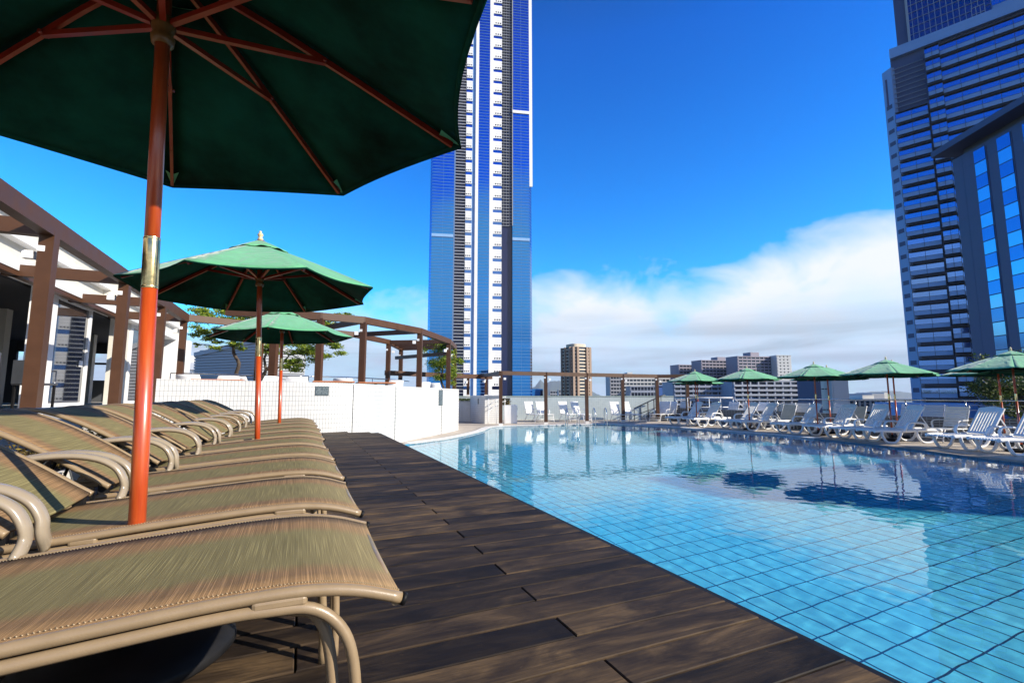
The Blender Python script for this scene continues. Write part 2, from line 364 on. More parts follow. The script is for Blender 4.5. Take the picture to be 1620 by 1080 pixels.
# ------------------------------------------------------------ ground, pool and decks
DZ = .50            # top of the timber deck above the pool paving
TZ = 1.04           # upper terrace floor
mb = MB(); mb.add([(-9000, -9000, -32), (12000, -9000, -32), (12000, 14000, -32), (-9000, 14000, -32)], [(0, 1, 2, 3)])
struct(mb.build('ground', mat('city_ground', (.10, .12, .12), .9, var=.3, vscale=.01)))
WALL = [(-2.5, 10.9), (-1.6, 11.1), (-.6, 11.25), (.3, 11.4), (.95, 11.62), (1.55, 12.1), (2.2, 13.1), (2.95, 14.2), (4.2, 15.85), (5.0, 16.9), (5.56, 17.76)]
WALLS = [(p.x, p.y) for p in spline([(x, y, 0) for x, y in WALL], 4)]
WS = -.03
pool = [atz(x, y, WS) for x, y in [(648, 703.5), (690, 698), (724, 692.5), (763, 683), (791, 675.5), (859, 675), (984, 673.5), (1039, 675), (1114, 680.5), (1225, 689), (1288, 695), (1418, 709), (1517, 722), (1620, 735)]]
pool = [(1.45, 12.3)] + [(p.x, p.y) for p in pool] + [(13.0, 3.2), (12.9, 1.0), (12.9, -4), (1.45, -4)]
fix = {5: (7.7, 19.1), 6: (9.8, 18.95), 7: (12.6, 18.55)}
for k, v in fix.items(): pool[k] = v
pool = [pool[0]] + [(p.x, p.y) for p in spline([(x, y, 0) for x, y in pool[1:-2]], 5)] + pool[-2:]
def ring(outer, hole, z):
    A = [Vector((x, y, 0)) for x, y in outer]; B = [Vector((x, y, 0)) for x, y in hole]
    tris = tessellate_polygon([A, B]); allp = A + B
    v = [(p.x, p.y, z) for p in allp]; fs = []
    for a, b, c in tris:
        n = (allp[b] - allp[a]).cross(allp[c] - allp[a]).z
        if abs(n) < 1e-9: continue
        fs.append((a, b, c) if n > 0 else (a, c, b))
    return MB().add(v, fs)
outer = [(1.2, -8), (18.6, -8), (18.6, 20.6), (8.2, 25.8), (8.0, 30), (1.2, 30)]
struct(ring(outer, pool, 0).build('pool_paving', m_paving))
# coping: a raised pale band along the water
def offset(poly, d):
    out = []; n = len(poly)
    for i in range(n):
        a = Vector(poly[i - 1]); b = Vector(poly[i]); c = Vector(poly[(i + 1) % n])
        t = ((c - b).normalized() + (b - a).normalized()).normalized(); out.append((b.x - t.y * d, b.y + t.x * d))
    return out
area = sum(pool[i][0] * pool[(i + 1) % len(pool)][1] - pool[(i + 1) % len(pool)][0] * pool[i][1] for i in range(len(pool)))
sgn = 1 if area < 0 else -1
cop = offset(pool, .32 * sgn)
k0, k1 = 1, len(pool) - 3
mb = MB(); i_ = list(range(k0, k1 + 1))
v = []; fs = []
for i in i_: v += [(*pool[i], WS - .10), (*pool[i], .012), (*cop[i], .012), (*cop[i], 0.0)]
for j in range(len(i_) - 1):
    for k in range(3): fs.append((j * 4 + k, j * 4 + k + 1, j * 4 + 5 + k, j * 4 + 4 + k))
nsplit = 3 * 50; mb.add(v, fs[:nsplit]); struct(mb.build('pool_coping', m_coping)); mb = MB(); mb.add(v, fs[nsplit:]); struct(mb.build('pool_edging', mat('brown_edging', (.30, .245, .185), .6, var=.15, vscale=3)))
# a dark drain joint behind the coping
cop2 = offset(pool, .36 * sgn); cop3 = offset(pool, .40 * sgn)
mb = MB(); v = []; fs = []
for i in i_: v += [(*cop2[i], .004), (*cop3[i], .004)]
for j in range(len(i_) - 1): fs.append((j * 2, j * 2 + 1, j * 2 + 3, j * 2 + 2))
mb.add(v, fs); struct(mb.build('drain_channel', mat('drain_joint', (.12, .10, .08), .8)))
PF = -.92
n = len(pool); v = [(x, y, PF) for x, y in pool] + [(x, y, 0) for x, y in pool]; s_ = 0; mb = MB()
for i in range(n):
    a, b = pool[i], pool[(i + 1) % n]; L = math.dist(a, b)
    mb.add([(*a, PF), (*b, PF), (*b, 0), (*a, 0)], [(0, 1, 2, 3)], uvs=[[(s_, 0), (s_ + L, 0), (s_ + L, -PF), (s_, -PF)]]); s_ += L
pw = struct(mb.build('pool_wall', m_pool_wall)); pw.cycles.is_caustics_receiver = True
mb = MB(); mb.add([(1, -4.2, PF), (15.6, -4.2, PF), (15.6, 19.6, PF), (1, 19.6, PF)], [(0, 1, 2, 3)])
pf = struct(mb.build('pool_floor', m_pool_tile)); pf.cycles.is_caustics_receiver = True
# water: a rippled sheet
def waves(X, Y):
    rng = np.random.RandomState(4); Z = np.zeros_like(X)
    for i in range(80):
        a = rng.normal(.9, 1.1); L = .08 * (4.0 ** rng.uniform(0, 1)); k = 2 * math.pi / L
        Z += .00017 * L ** 1.0 * np.sin(k * (X * math.cos(a) + Y * math.sin(a)) + rng.uniform(0, 6.28))
    return Z
xs = np.arange(1.2, 15.3, .028); ys = np.arange(-4.1, 19.5, .028); XX, YY = np.meshgrid(xs, ys, indexing='ij')
ZZ = waves(XX, YY) + WS; nx, ny = XX.shape
me = bpy.data.meshes.new('water'); V = np.stack([XX, YY, ZZ], -1).reshape(-1, 3)
ix = np.arange(nx * ny).reshape(nx, ny); FQ = np.stack([ix[:-1, :-1], ix[1:, :-1], ix[1:, 1:], ix[:-1, 1:]], -1).reshape(-1, 4)
# keep quads near or inside the pool outline so the sheet stays under the paving
from mathutils import geometry as _g
def inside(px, py, poly):
    c = np.zeros(px.shape, bool); j = len(poly) - 1
    for i in range(len(poly)):
        xi, yi = poly[i]; xj, yj = poly[j]
        cond = ((yi > py) != (yj > py)) & (px < (xj - xi) * (py - yi) / (yj - yi + 1e-12) + xi); c ^= cond; j = i
    return c
big_ = offset(pool, .12 * sgn); cxm = V[FQ].mean(1); FQ = FQ[inside(cxm[:, 0], cxm[:, 1], big_)]
used, inv = np.unique(FQ, return_inverse=True); V = V[used]; FQ = inv.reshape(-1, 4)
me.from_pydata(V.tolist(), [], FQ.tolist()); me.polygons.foreach_set('use_smooth', [True] * len(me.polygons))
mw = bpy.data.materials.new('pool_water'); mw.use_nodes = True; t = mw.node_tree; t.nodes.remove(t.nodes['Principled BSDF'])
g = t.nodes.new('ShaderNodeBsdfGlass'); g.inputs['IOR'].default_value = 1.333; g.inputs['Roughness'].default_value = 0
g.inputs['Color'].default_value = (.93, .985, 1, 1); t.links.new(g.outputs[0], t.nodes['Material Output'].inputs[0])
me.materials.append(mw); water = bpy.data.objects.new('water', me); col.objects.link(water); struct(water); water.cycles.is_caustics_caster = True

# timber deck: separate boards with real gaps
mb = MB(); Y = -3.0 - .0; pitch = .1555; k = 0; y0 = 1.355 - pitch * 28
rb = random.Random(3)
for k in range(0, 103):
    ya = y0 + k * pitch; yb = ya + pitch - .008
    if yb > 11.62: break
    cuts = [-2.43]
    if (28 - k) % 2 == 1: cuts += [-.905, .905]
    else: cuts += [0.0 + rb.choice((-.02, 0, .02)) - 1.72, .02]
    cuts = sorted(cuts) + [1.6]
    if yb > 11.3: cuts = [-2.43, .02, 1.0]
    elif yb > 11.1: cuts = [-2.43, .02, 1.45]
    for a, b in zip(cuts[:-1], cuts[1:]):
        dz = rb.uniform(-.0012, .0012); e = .003
        x0, x1, z1 = a + .003, b - .003 if b < 1.59 else b + rb.uniform(-.003, .003), DZ + dz
        v = [(x0, ya, z1 - .035), (x1, ya, z1 - .035), (x1, yb, z1 - .035), (x0, yb, z1 - .035), (x0, ya, z1 - e), (x1, ya, z1 - e), (x1, yb, z1 - e), (x0, yb, z1 - e),
             (x0 + e, ya + e, z1), (x1 - e, ya + e, z1), (x1 - e, yb - e, z1), (x0 + e, yb - e, z1)]
        mb.add(v, [(0, 1, 5, 4), (1, 2, 6, 5), (2, 3, 7, 6), (3, 0, 4, 7), (4, 5, 9, 8), (5, 6, 10, 9), (6, 7, 11, 10), (7, 4, 8, 11), (8, 9, 10, 11)])
struct(mb.build('timber_deck', m_deck))
struct(MB().box(1.604, -3.2, .30, 1.645, 11.0, DZ - .012).build('deck_edge_strip', m_black))  # plain black strip along the pool side of the deck edge
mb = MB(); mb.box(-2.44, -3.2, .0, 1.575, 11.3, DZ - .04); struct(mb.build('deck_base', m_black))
# podium under it all
mb = MB(); mb.box(-30, -8, -32, 18.55, 20.5, -1.4); struct(mb.build('podium', mat('podium_concrete', (.45, .45, .44), .8, var=.1, vscale=.5)))

# ------------------------------------------------------------ curved white tiled wall and upper terrace
def ribbon(path, z0, z1, th, mbx):
    s_ = 0; P = path; L_ = offset_open(P, th)
    for i in range(len(P) - 1):
        a, b = P[i], P[i + 1]; c, d = L_[i], L_[i + 1]; L = math.dist(a, b)
        za = z1(i / (len(P) - 1)) if callable(z1) else z1; zb = z1((i + 1) / (len(P) - 1)) if callable(z1) else z1
        mbx.add([(*a, z0), (*b, z0), (*b, zb), (*a, za)], [(0, 1, 2, 3)], uvs=[[(s_, z0), (s_ + L, z0), (s_ + L, zb), (s_, za)]])
        mbx.add([(*c, z0), (*d, z0), (*d, zb), (*c, za)], [(3, 2, 1, 0)], uvs=[[(s_, za), (s_ + L, zb), (s_ + L, z0), (s_, z0)]])
        mbx.add([(*a, za), (*b, zb), (*d, zb), (*c, za)], [(0, 1, 2, 3)], uvs=[[(s_, 0), (s_ + L, 0), (s_ + L, th), (s_, th)]])
        s_ += L
    for (a, c, z) in ((P[0], L_[0], z1(0) if callable(z1) else z1), (P[-1], L_[-1], z1(1) if callable(z1) else z1)):
        mbx.add([(*a, z0), (*c, z0), (*c, z), (*a, z)], [(0, 1, 2, 3)], uvs=[[(0, z0), (th, z0), (th, z), (0, z)]])
    return mbx
def offset_open(P, d):
    out = []
    for i in range(len(P)):
        a = Vector(P[max(i - 1, 0)]); b = Vector(P[min(i + 1, len(P) - 1)]); t = (b - a).normalized(); out.append((P[i][0] - t.y * d, P[i][1] + t.x * d))
    return out
wall_path = WALLS + [(5.80, 18.6), (5.95, 20.5), (5.9, 22.5)]
tw = ribbon(wall_path, 0.0, lambda f: 1.32 + .31 - .075 * min(1, f * 1.25), .16, MB()).build('terrace_wall', m_white_tile)
tag(tw, 'long curved parapet wall clad in small white square tiles', 'wall')
cp = MB(); zt = lambda f: 1.32 + .31 - .075 * min(1, f * 1.25)
pth = offset_open(wall_path, -.012)
ribbon(pth, 1.60, lambda f: zt(f) + .03, .19, cp)
# expansion joints
for i in (17, 25, 33):
    a = Vector(WALLS[i]); b = Vector(WALLS[i + 1]); tt = (b - a).normalized(); P = a + Vector((tt.y, -tt.x)) * .003
    j = MB(); j.frame((P.x, P.y, 0), (tt.x, tt.y, 0), (tt.y, -tt.x, 0), (0, 0, 1), .014, .006, 1.57); j.build('expansion_joint', m_dgrey, tw)
terr = [(-2.5, 10.95)] + offset_open(wall_path, .1)[1:] + [(5.5, 30), (-12, 30), (-12, -8), (-2.5, -8)]
mb = MB(); mb.prism(terr, .2, TZ); struct(mb.build('terrace_floor', m_terrace))
# planting bed with hedge between the loungers and the terrace
bed = thing('planter_bed', (-2.1, 3, DZ), 'low planting bed behind the sling loungers along the terrace edge', 'planter')
mb = MB(); mb.box(-.34, -6, 0, .10, 7.6, .10); mb.build('soil', m_soil, bed)
mb = MB(); mb.box(.10, -6, 0, .16, 7.6, .13); mb.build('kerb', m_coping, bed)
def leaves(mbx, pts, s0, s1, rng, droop=.3):
    for p in pts:
        a = rng.uniform(0, 6.283); b = rng.uniform(-.7, .9); s = rng.uniform(s0, s1)
        u = Vector((math.cos(a) * math.cos(b), math.sin(a) * math.cos(b), math.sin(b))) * s
        w = u.cross(Vector((rng.uniform(-1, 1), rng.uniform(-1, 1), rng.uniform(-.2, 1)))).normalized() * s * .42
        p = Vector(p); mbx.add([p - u * .5, p + w * .5, p + u * .55, p - w * .5], [(0, 1, 2, 3)])
rg = random.Random(11)
hd = tag(bpy.data.objects.new('hedge', None), 'bronze leaved low hedge in the bed behind the loungers', 'hedge'); col.objects.link(hd); hd.location = (-2.2, 3, DZ + .1)
mb = MB(); pts = []
for i in range(9000):
    y = rg.uniform(-2, 7.4); bulge = .10 * math.sin(y * 5.1) + .08 * math.sin(y * 12.3 + 1)
    x = rg.gauss(0, .13); z = abs(rg.gauss(.10, .10)) + bulge * .5 + .02
    pts.append((x, y, min(z, .36)))
leaves(mb, pts, .03, .06, rg); mb.build('foliage', m_hedge, hd)
mb = MB()
for i in range(60):
    y = rg.uniform(-2, 7.4); mb.tube([(0, y, 0), (rg.uniform(-.1, .1), y + rg.uniform(-.1, .1), .25)], .006, 5)
mb.build('stem', m_bark, hd)

# ------------------------------------------------------------ sling loungers on the timber deck
LW = .65
UPPER = spline([(.215, 0, .398), (.12, 0, .427), (.02, 0, .441), (-.12, 0, .440), (-.28, 0, .430), (-.43, 0, .419), (-.57, 0, .407), (-.70, 0, .397), (-.80, 0, .390)], 5)  # seat rail
BACK = spline([(-.755, 0, .432), (-.80, 0, .462), (-.96, 0, .572), (-1.12, 0, .666), (-1.26, 0, .728), (-1.36, 0, .750), (-1.43, 0, .742)], 5)
def sheet(profile, y0, y1, m, sag=.007, th=.006):
    mbx = MB(); ny_ = 8; n_ = len(profile); v = []
    for side in (0, 1):
        for i, p in enumerate(profile):
            for j in range(ny_ + 1):
                f = j / ny_; v.append((p.x, y0 + (y1 - y0) * f, p.z - sag * (1 - (2 * f - 1) ** 2) - side * th))
    W = ny_ + 1; o = n_ * W; fs = []
    for i in range(n_ - 1):
        for j in range(ny_):
            a = i * W + j; fs.append((a, a + 1, a + W + 1, a + W)); fs.append((o + a, o + a + W, o + a + W + 1, o + a + 1))
        fs.append((i * W, (i + 1) * W, o + (i + 1) * W, o + i * W)); j = ny_
        fs.append((i * W + j, o + i * W + j, o + (i + 1) * W + j, (i + 1) * W + j))
    for i in (0, n_ - 1):
        for j in range(ny_):
            a = i * W + j; fs.append((a, o + a, o + a + 1, a + 1) if i == 0 else (a, a + 1, o + a + 1, o + a))
    if (profile[1].x - profile[0].x) < 0: pass
    mbx.add(v, fs, True); return mbx
def make_sling():
    root = thing('sling_lounger', (0, 0, 0), 'x', 'sun lounger', 'tan sling loungers lined up on the timber deck')
    st = sheet(UPPER, .022, LW - .022, m_sling).build('seat', m_sling, root)
    for y in (.034, LW - .034):      # stitched hems
        mb = MB()
        for i in range(len(UPPER) - 1):
            a, b = UPPER[i], UPPER[i + 1]
            for q in range(4):
                p = a.lerp(b, q / 4); p2 = a.lerp(b, (q + .55) / 4); mb.tube([(p.x, y, p.z + .0012), (p2.x, y + .004, p2.z + .0012)], .0009, 4)
        mb.build('stitching', mat('cream_thread', (.42, .33, .21), .8), st)
    sheet(BACK, .03, LW - .03, m_sling, .009).build('backrest', m_sling, root)
    for y in (0.012, LW - .012):
        r = MB().tube([(p.x, y, p.z - .008) for p in UPPER], .0118, 12).build('side_rail', m_tan, root)
        MB().tube([(UPPER[0].x + .001, y, UPPER[0].z - .0085), (UPPER[0].x + .009, y, UPPER[0].z - .0125)], .0135, 12).build('end_cap', m_black, r)
        MB().tube([(p.x, y, p.z - .008) for p in BACK], .0118, 10).build('back_rail', m_tan, root)
    mb = MB().tube([(.205, .012, .386), (.205, LW - .012, .386)], .011, 8); mb.build('foot_bar', m_tan, root)
    MB().tube([(-1.428, .012, .733), (-1.428, LW - .012, .733)], .013, 8).build('head_bar', m_tan, root)
    for y, s in ((.012, 1), (LW - .012, -1)):
        low = spline([(-1.32, y, .0), (-1.325, y, .16), (-1.30, y, .28), (-1.20, y, .335), (-1.0, y, .345), (-.70, y, .362), (-.57, y, .372), (-.43, y, .384), (-.15, y, .405), (-.04, y, .406), (.04, y, .397), (.095, y, .352), (.122, y, .28), (.132, y, .15), (.134, y, 0)], 5)
        lr = MB().tube(low, .0118, 10).build('leg_rail', m_tan, root)
        y2 = y + s * .028
        MB().tube(spline([(.0, y2, .392), (.045, y2, .375), (.075, y2, .31), (.092, y2, .16), (.097, y2, 0)], 5), .012, 9).build('leg', m_tan, root)
        MB().tube(spline([(-1.27, y2, .385), (-1.285, y2, .2), (-1.29, y2, 0)], 4), .012, 9).build('leg', m_tan, root)
        for (cx, hw) in ((-.02, .05), (-.58, .035)):
            MB().frame((cx - hw, y - .010, .406 if cx > -.1 else .374), (1, 0, 0), (0, 1, 0), (0, 0, 1), 2 * hw, .02, .024).build('weld_plate', m_tan, root, bevel=.008)
        ya = y - s * .038
        arm = spline([(-.665, y, .385), (-.662, ya, .43), (-.668, ya, .475), (-.70, ya, .525), (-.77, ya, .562), (-.88, ya, .576), (-1.02, ya, .562), (-1.16, ya, .525), (-1.24, ya, .46), (-1.28, y, .30)], 6)
        MB().tube(arm, .018, 14, flat=(1.4, .8)).build('armrest', m_arm, root)
    MB().box(-.80, .03, .375, -.765, .06, .438).build('hinge', m_black, root)
    MB().box(-.80, LW - .06, .375, -.765, LW - .03, .438).build('hinge', m_black, root)
    MB().tube([(-1.12, .02, .61), (-1.19, .02, .345)], .008, 6).build('back_strut', m_black, root)
    MB().tube([(-1.12, LW - .02, .61), (-1.19, LW - .02, .345)], .008, 6).build('back_strut', m_black, root)
    MB().tube([(-.45, .012, .375), (-.45, LW - .012, .375)], .011, 8).build('cross_bar', m_tan, root)
    return root
proto = make_sling()
ordn = ['nearest tan sling lounger, its striped seat crossing the lower left corner', 'second sling lounger in the row, just beyond the thick umbrella pole', 'third sling lounger in the row, its backrest next to the bronze hedge',
        'fourth sling lounger in the row on the timber deck', 'fifth sling lounger in the row, before the middle green umbrella pole', 'sixth sling lounger in the row, just past the middle umbrella pole',
        'seventh sling lounger in the row on the timber deck', 'eighth sling lounger in the row, before the smallest left umbrella', 'ninth sling lounger in the row, next to last before the white wall', 'last sling lounger of the row, closest to the white tiled wall']
rj = random.Random(5)
for k in range(10):
    o = proto if k == 0 else copy_tree(proto)
    put(o, (rj.uniform(-.012, .012) if k else 0, 1.07 + .795 * k, DZ), rz=R(rj.uniform(-.7, .7)) if k else 0, label=ordn[k])

# ------------------------------------------------------------ umbrellas
CANOPY_UP = True
def make_umbrella(edge_h, r=1.2, rise=.43, rot=R(10), base=True, label='x', group=None, lean=(0, 0)):
    root = thing('garden_umbrella', (0, 0, 0), label, 'umbrella', group)
    top = edge_h + rise
    hub = edge_h + .12
    MB().tube([(0, 0, .05), (0, 0, 1.20)], .0235, 20).build('lower_pole', m_pole, root)
    MB().tube([(0, 0, 1.18), (0, 0, top - .02)], .0225, 20).build('upper_pole', m_pole, root)
    j = MB().lathe([(.0236, 1.178), (.0244, 1.181), (.0244, 1.352), (.0236, 1.355)], 20).build('brass_joint', m_brass, root)
    MB().lathe([(.0244, 1.178), (.0250, 1.182), (.0244, 1.186)], 20).build('collar', m_brass, j)
    MB().lathe([(.0244, 1.347), (.0250, 1.351), (.0244, 1.355)], 20).build('collar', m_brass, j)
    if base:
        b_ = MB().lathe([(0.001, 0), (.275, 0), (.288, .012), (.284, .035), (.235, .062), (.12, .078), (.05, .082), (.04, .095), (.038, .17), (.030, .175)], 40).build('base', m_black, root)
    # hub, runner, finial
    MB().lathe([(.0235, hub - .075), (.034, hub - .07), (.037, hub - .045), (.029, hub - .03), (.036, hub - .012), (.036, hub + .028), (.0235, hub + .035)], 20).build('runner', m_green_rib if not base else mat('runner_wood', (.19, .085, .022), .4, var=.2, vscale=20), root)
    MB().lathe([(.05, top - .055), (.055, top - .03), (.045, top - .005), (.02, top)], 18).build('hub', m_green_rib, root)
    MB().lathe([(.001, top - .004), (.022, top), (.026, top + .02), (.014, top + .035), (.026, top + .052), (.024, top + .066), (.010, top + .078), (.013, top + .09), (.001, top + .1)], 14).build('finial', mat('pale_finial', (.62, .48, .27), .4, var=.2, vscale=30), root)
    # canopy: eight panels, hollow edges, slight sag
    NR, NA = 10, 8; v = []; fs = []
    def surf(f, a):      # f 0..1 along radius, a bearing within panel 0..8
        i = math.floor(a); t_ = a - i; ang = rot + i * math.pi / 4
        A = Vector((math.cos(ang), math.sin(ang))); B = Vector((math.cos(ang + math.pi / 4), math.sin(ang + math.pi / 4)))
        P = A.lerp(B, t_); c = 4 * t_ * (1 - t_)
        rr = r * f * (1 - .045 * c * f ** 2)
        zf = top - .035 - (rise - .035) * (f ** 1.12)
        return (P.x * rr, P.y * rr, zf - .030 * c * f * (1.05 - .5 * f))
    f0 = .16
    W = NR + 1; T = 8 * NA
    for pnl in range(8):
        o_ = len(v)
        for i in range(NA + 1):
            for q in range(NR + 1): v.append(surf(f0 + (1 - f0) * q / NR, pnl + i / NA * .99999))
        for i in range(NA):
            for q in range(NR): a = o_ + i * W + q; fs.append((a, a + 1, a + W + 1, a + W))
    can = MB().add(v, fs, True).build('canopy', m_cloth, root)
    sol = can.modifiers.new('cloth', 'SOLIDIFY'); sol.thickness = .004; sol.offset = 0; can.data.materials.append(m_under_shade); sol.material_offset = 1 if CANOPY_UP else 0; sol.material_offset_rim = 0
    hv = MB(); vv = []; ff = []
    for i in range(T):
        x, y, z = surf(1, i / NA); x2, y2, z2 = surf(.985, i / NA); vv += [(x, y, z + .003), (x * 1.003, y * 1.003, z - .014), (x2, y2, z2 - .004)]
    for i in range(T):
        a, b = i * 3, ((i + 1) % T) * 3; ff += [(a, a + 1, b + 1, b), (a + 1, a + 2, b + 2, b + 1)]
    hv.add(vv, ff, True).build('hem', m_under_shade, can)
    # vent cap
    vv = []; ff = []; W2 = 4
    for i in range(T):
        t_ = (i % NA) / NA; c = 4 * t_ * (1 - t_)
        for q in range(W2):
            f = .015 + .235 * q / (W2 - 1); x, y, z = surf(f, i / NA); zz = top - .035 - (rise - .035) * f ** 1.12 + .036 * (1 - f / .25) - .03 * c * f + (.020 * c if q == W2 - 1 else 0) * (.5 + .5 * math.sin(i))
            vv.append((x, y, zz + .010))
    for i in range(T):
        for q in range(W2 - 1):
            a = i * W2 + q; b = ((i + 1) % T) * W2 + q; ff.append((a, a + 1, b + 1, b))
    vt = MB().add(vv, ff, True).build('vent', m_cloth, can); sv = vt.modifiers.new('cloth', 'SOLIDIFY'); sv.thickness = .003; sv.offset = 0; vt.data.materials.append(m_under_shade); sv.material_offset = 1
    # ribs, struts, pockets
    for k in range(8):
        ang = rot + k * math.pi / 4; c, s = math.cos(ang), math.sin(ang)
        A = Vector((c * .04, s * .04, top - .05)); x, y, z = surf(.96, k); B = Vector((x, y, z - .014))
        midp = [A.lerp(B, f) for f in (0, .3, .6, 1)]
        for f, p in zip((0, .3, .6, 1), midp):
            x, y, z = surf(max(.04, .03 + f * .93), k); p.z = z - .016
        rb_ = MB(); side = Vector((-s, c, 0))
        for a_, b_ in zip(midp[:-1], midp[1:]): rb_.beam(a_, b_ + (b_ - a_).normalized() * .004, .014, .026)
        ro = rb_.build('rib', m_green_rib, root)
        x, y, z = surf(.46, k); E_ = Vector((x, y, z - .026)); H_ = Vector((c * .036, s * .036, hub + .005))
        MB().beam(H_ + Vector((0, 0, .009)), E_, .019, .019).build('strut', m_green_rib, ro)
        MB().tube([E_ + side * .018 - Vector((0, 0, .006)), E_ - side * .018 - Vector((0, 0, .006))], .008, 8).build('pin', m_green_rib, ro)
        x, y, z = surf(1.0, k); x2, y2, z2 = surf(.9, k)
        pk = MB(); q = [Vector((x, y, z - .004)), Vector((x2, y2, z2 - .008)) + side * .035, Vector((x2, y2, z2 - .03)), Vector((x2, y2, z2 - .008)) - side * .035]
        pk.add(q, [(0, 1, 2), (0, 2, 3)], True).build('pocket', m_cloth, can)
    return root
def lean_rot(B, topv):     # rotation that carries +Z to the measured pole direction
    d = (Vector(topv) - Vector(B)).normalized(); q = Vector((0, 0, 1)).rotation_difference(d); return q.to_euler()
GU = 'green umbrellas between the sling loungers'
U1 = make_umbrella(2.02, label='large green umbrella overhead with orange varnished pole beside the nearest lounger', group=GU)
B1 = Vector((-.450, 1.925, DZ)); U1.location = B1; U1.rotation_euler = lean_rot(B1, (-.5105, 1.9513, 1.32 + 1.20))
U2 = make_umbrella(1.79, r=1.06, rise=.49, rot=R(22), label='middle green umbrella of the three standing among the sling loungers', group=GU)
B2 = Vector((-.33, 4.96, DZ)); U2.location = B2; U2.rotation_euler = lean_rot(B2, (-.409, 4.99, 1.32 + 1.137))
U3 = make_umbrella(1.68, rise=.40, r=.98, rot=R(37), label='smallest looking green umbrella on the deck, closest to the white wall', group=GU)
B3 = Vector((-.262, 7.70, DZ)); U3.location = B3; U3.rotation_euler = lean_rot(B3, (-.30, 7.71, 1.32 + 1.06))
GR = 'green umbrellas over the white loungers beyond the pool'
UR = make_umbrella(1.93, base=True, rise=.44, label='green umbrella farthest along the pool, beside the black pergola post', group=GR)
fr_ = [((15.9, 16.1), 'x', 0), ((15.9, 13.4), 'bright green umbrella second along the far row, before the slab block', .35), ((15.9, 10.72), 'green umbrella third along the far row, hiding the blue glass block', .1), ((15.9, 8.52), 'shaded blue green umbrella in front of the tall striped tower', .5), ((15.5, 5.62), 'green umbrella at the right edge, over the nearest white loungers', .2)]
bk = [((17.1, 17.2), 'pale edged umbrella mostly hidden behind the farthest green umbrella', .3), ((17.2, 14.5), 'umbrella mostly hidden behind the bright green second umbrella of the row', .6), ((17.0, 11.0), 'umbrella hidden behind the third green umbrella by the blue glass block', .2), ((17.2, 9.05), 'pale umbrella behind the shaded one, low against the striped tower', .5), ((17.1, 6.5), 'umbrella behind the right hand one, by the dark leafy tree', .1)]
for k, ((x, y), lb, rz) in enumerate(fr_ + bk):
    o = UR if k == 0 else copy_tree(UR)
    dz = 0 if k < 5 else (-.12, .0, -.1, -.02, -.1)[k - 5]
    put(o, (x, y, 0), rz=rz, label=None if k == 0 else lb); o.scale = (1, 1, 1 + dz * .3)

# ------------------------------------------------------------ white resin loungers (far side)
def make_resin():
    root = thing('resin_lounger', (0, 0, 0), 'x', 'sun lounger', 'white resin loungers along the far side of the pool')
    for s, y in ((1, 0), (-1, .66)):      # side frames
        mb = MB(); pr = spline([(0, y, .33), (.25, y, .345), (.6, y, .335), (1.0, y, .34), (1.25, y, .36), (1.9, y, .35)], 4)
        mb.tube(pr, .032, 8, flat=(1.0, 1.4)); mb.build('side_frame', m_resin, root)
        mb = MB(); mb.tube(spline([(.20, y, .33), (.24, y, .18), (.33, y, .05), (.46, y, .02), (.60, y, .04), (.70, y, .16), (.76, y, .33)], 4), .031, 8, flat=(1.3, 1.0)); mb.build('leg', m_resin, root)
        mb = MB(); mb.tube(spline([(1.18, y, .34), (1.22, y, .18), (1.32, y, .05), (1.46, y, .02), (1.60, y, .05), (1.72, y, .18), (1.76, y, .34)], 4), .031, 8, flat=(1.3, 1.0)); mb.build('leg', m_resin, root)
        ya = y - s * .05
        mb = MB(); mb.tube(spline([(.86, y, .33), (.87, ya, .45), (.93, ya, .545), (1.03, ya, .57), (1.2, ya, .565), (1.36, ya, .54), (1.42, ya, .46), (1.45, y, .35)], 4), .029, 8, flat=(1.5, .9)); mb.build('armrest', m_resin, root)
    mb = MB()
    for i in range(9): mb.box(.02, .045 + i * .066, .335, 1.12, .045 + i * .066 + .044, .36)
    for x in (0, .36, .74, 1.09): mb.box(x, .02, .322, x + .05, .64, .345)
    mb.build('seat', m_resin, root)
    # reclining back with lengthways slats and an arched head
    A = Vector((1.12, 0, .37)); d = Vector((.56, 0, .83)).normalized(); nrm = Vector((-.83, 0, .56)).normalized(); L = .74
    mb = MB()
    for i in range(9):
        yc = .045 + i * .066; e = L - .02
        if i in (0, 8): mb.frame(A + Vector((0, yc, 0)), d, (0, 1, 0), nrm, L, .05, .035)
        else: mb.frame(A + Vector((0, yc, 0)) + d * .05, d, (0, 1, 0), nrm, L - .10, .036, .022)
    mb.frame(A + Vector((0, .04, 0)), d, (0, 1, 0), nrm, .06, .58, .026)
    n_ = 10; v = []
    for i in range(n_ + 1):
        f = i / n_; yy = .04 + .585 * f; h = L + .05 * math.sin(math.pi * f)
        for (dd, nn) in ((L - .11, 0), (h, 0), (h, .028), (L - .11, .028)):
            p = A + d * dd + nrm * nn; v.append((p.x, yy, p.z))
    fs = []
    for i in range(n_):
        for q in range(4): fs.append((i * 4 + q, i * 4 + (q + 1) % 4, (i + 1) * 4 + (q + 1) % 4, (i + 1) * 4 + q))
    fs += [(3, 2, 1, 0), tuple(n_ * 4 + q for q in range(4))]
    mb.add(v, fs); mb.build('backrest', m_resin, root)
    for y in (.07, .59): MB().tube([A + d * .48 + Vector((0, y, 0)), Vector((1.66, y, .35))], .014, 6).build('back_prop', m_resin, root)
    return root
rl = make_resin()
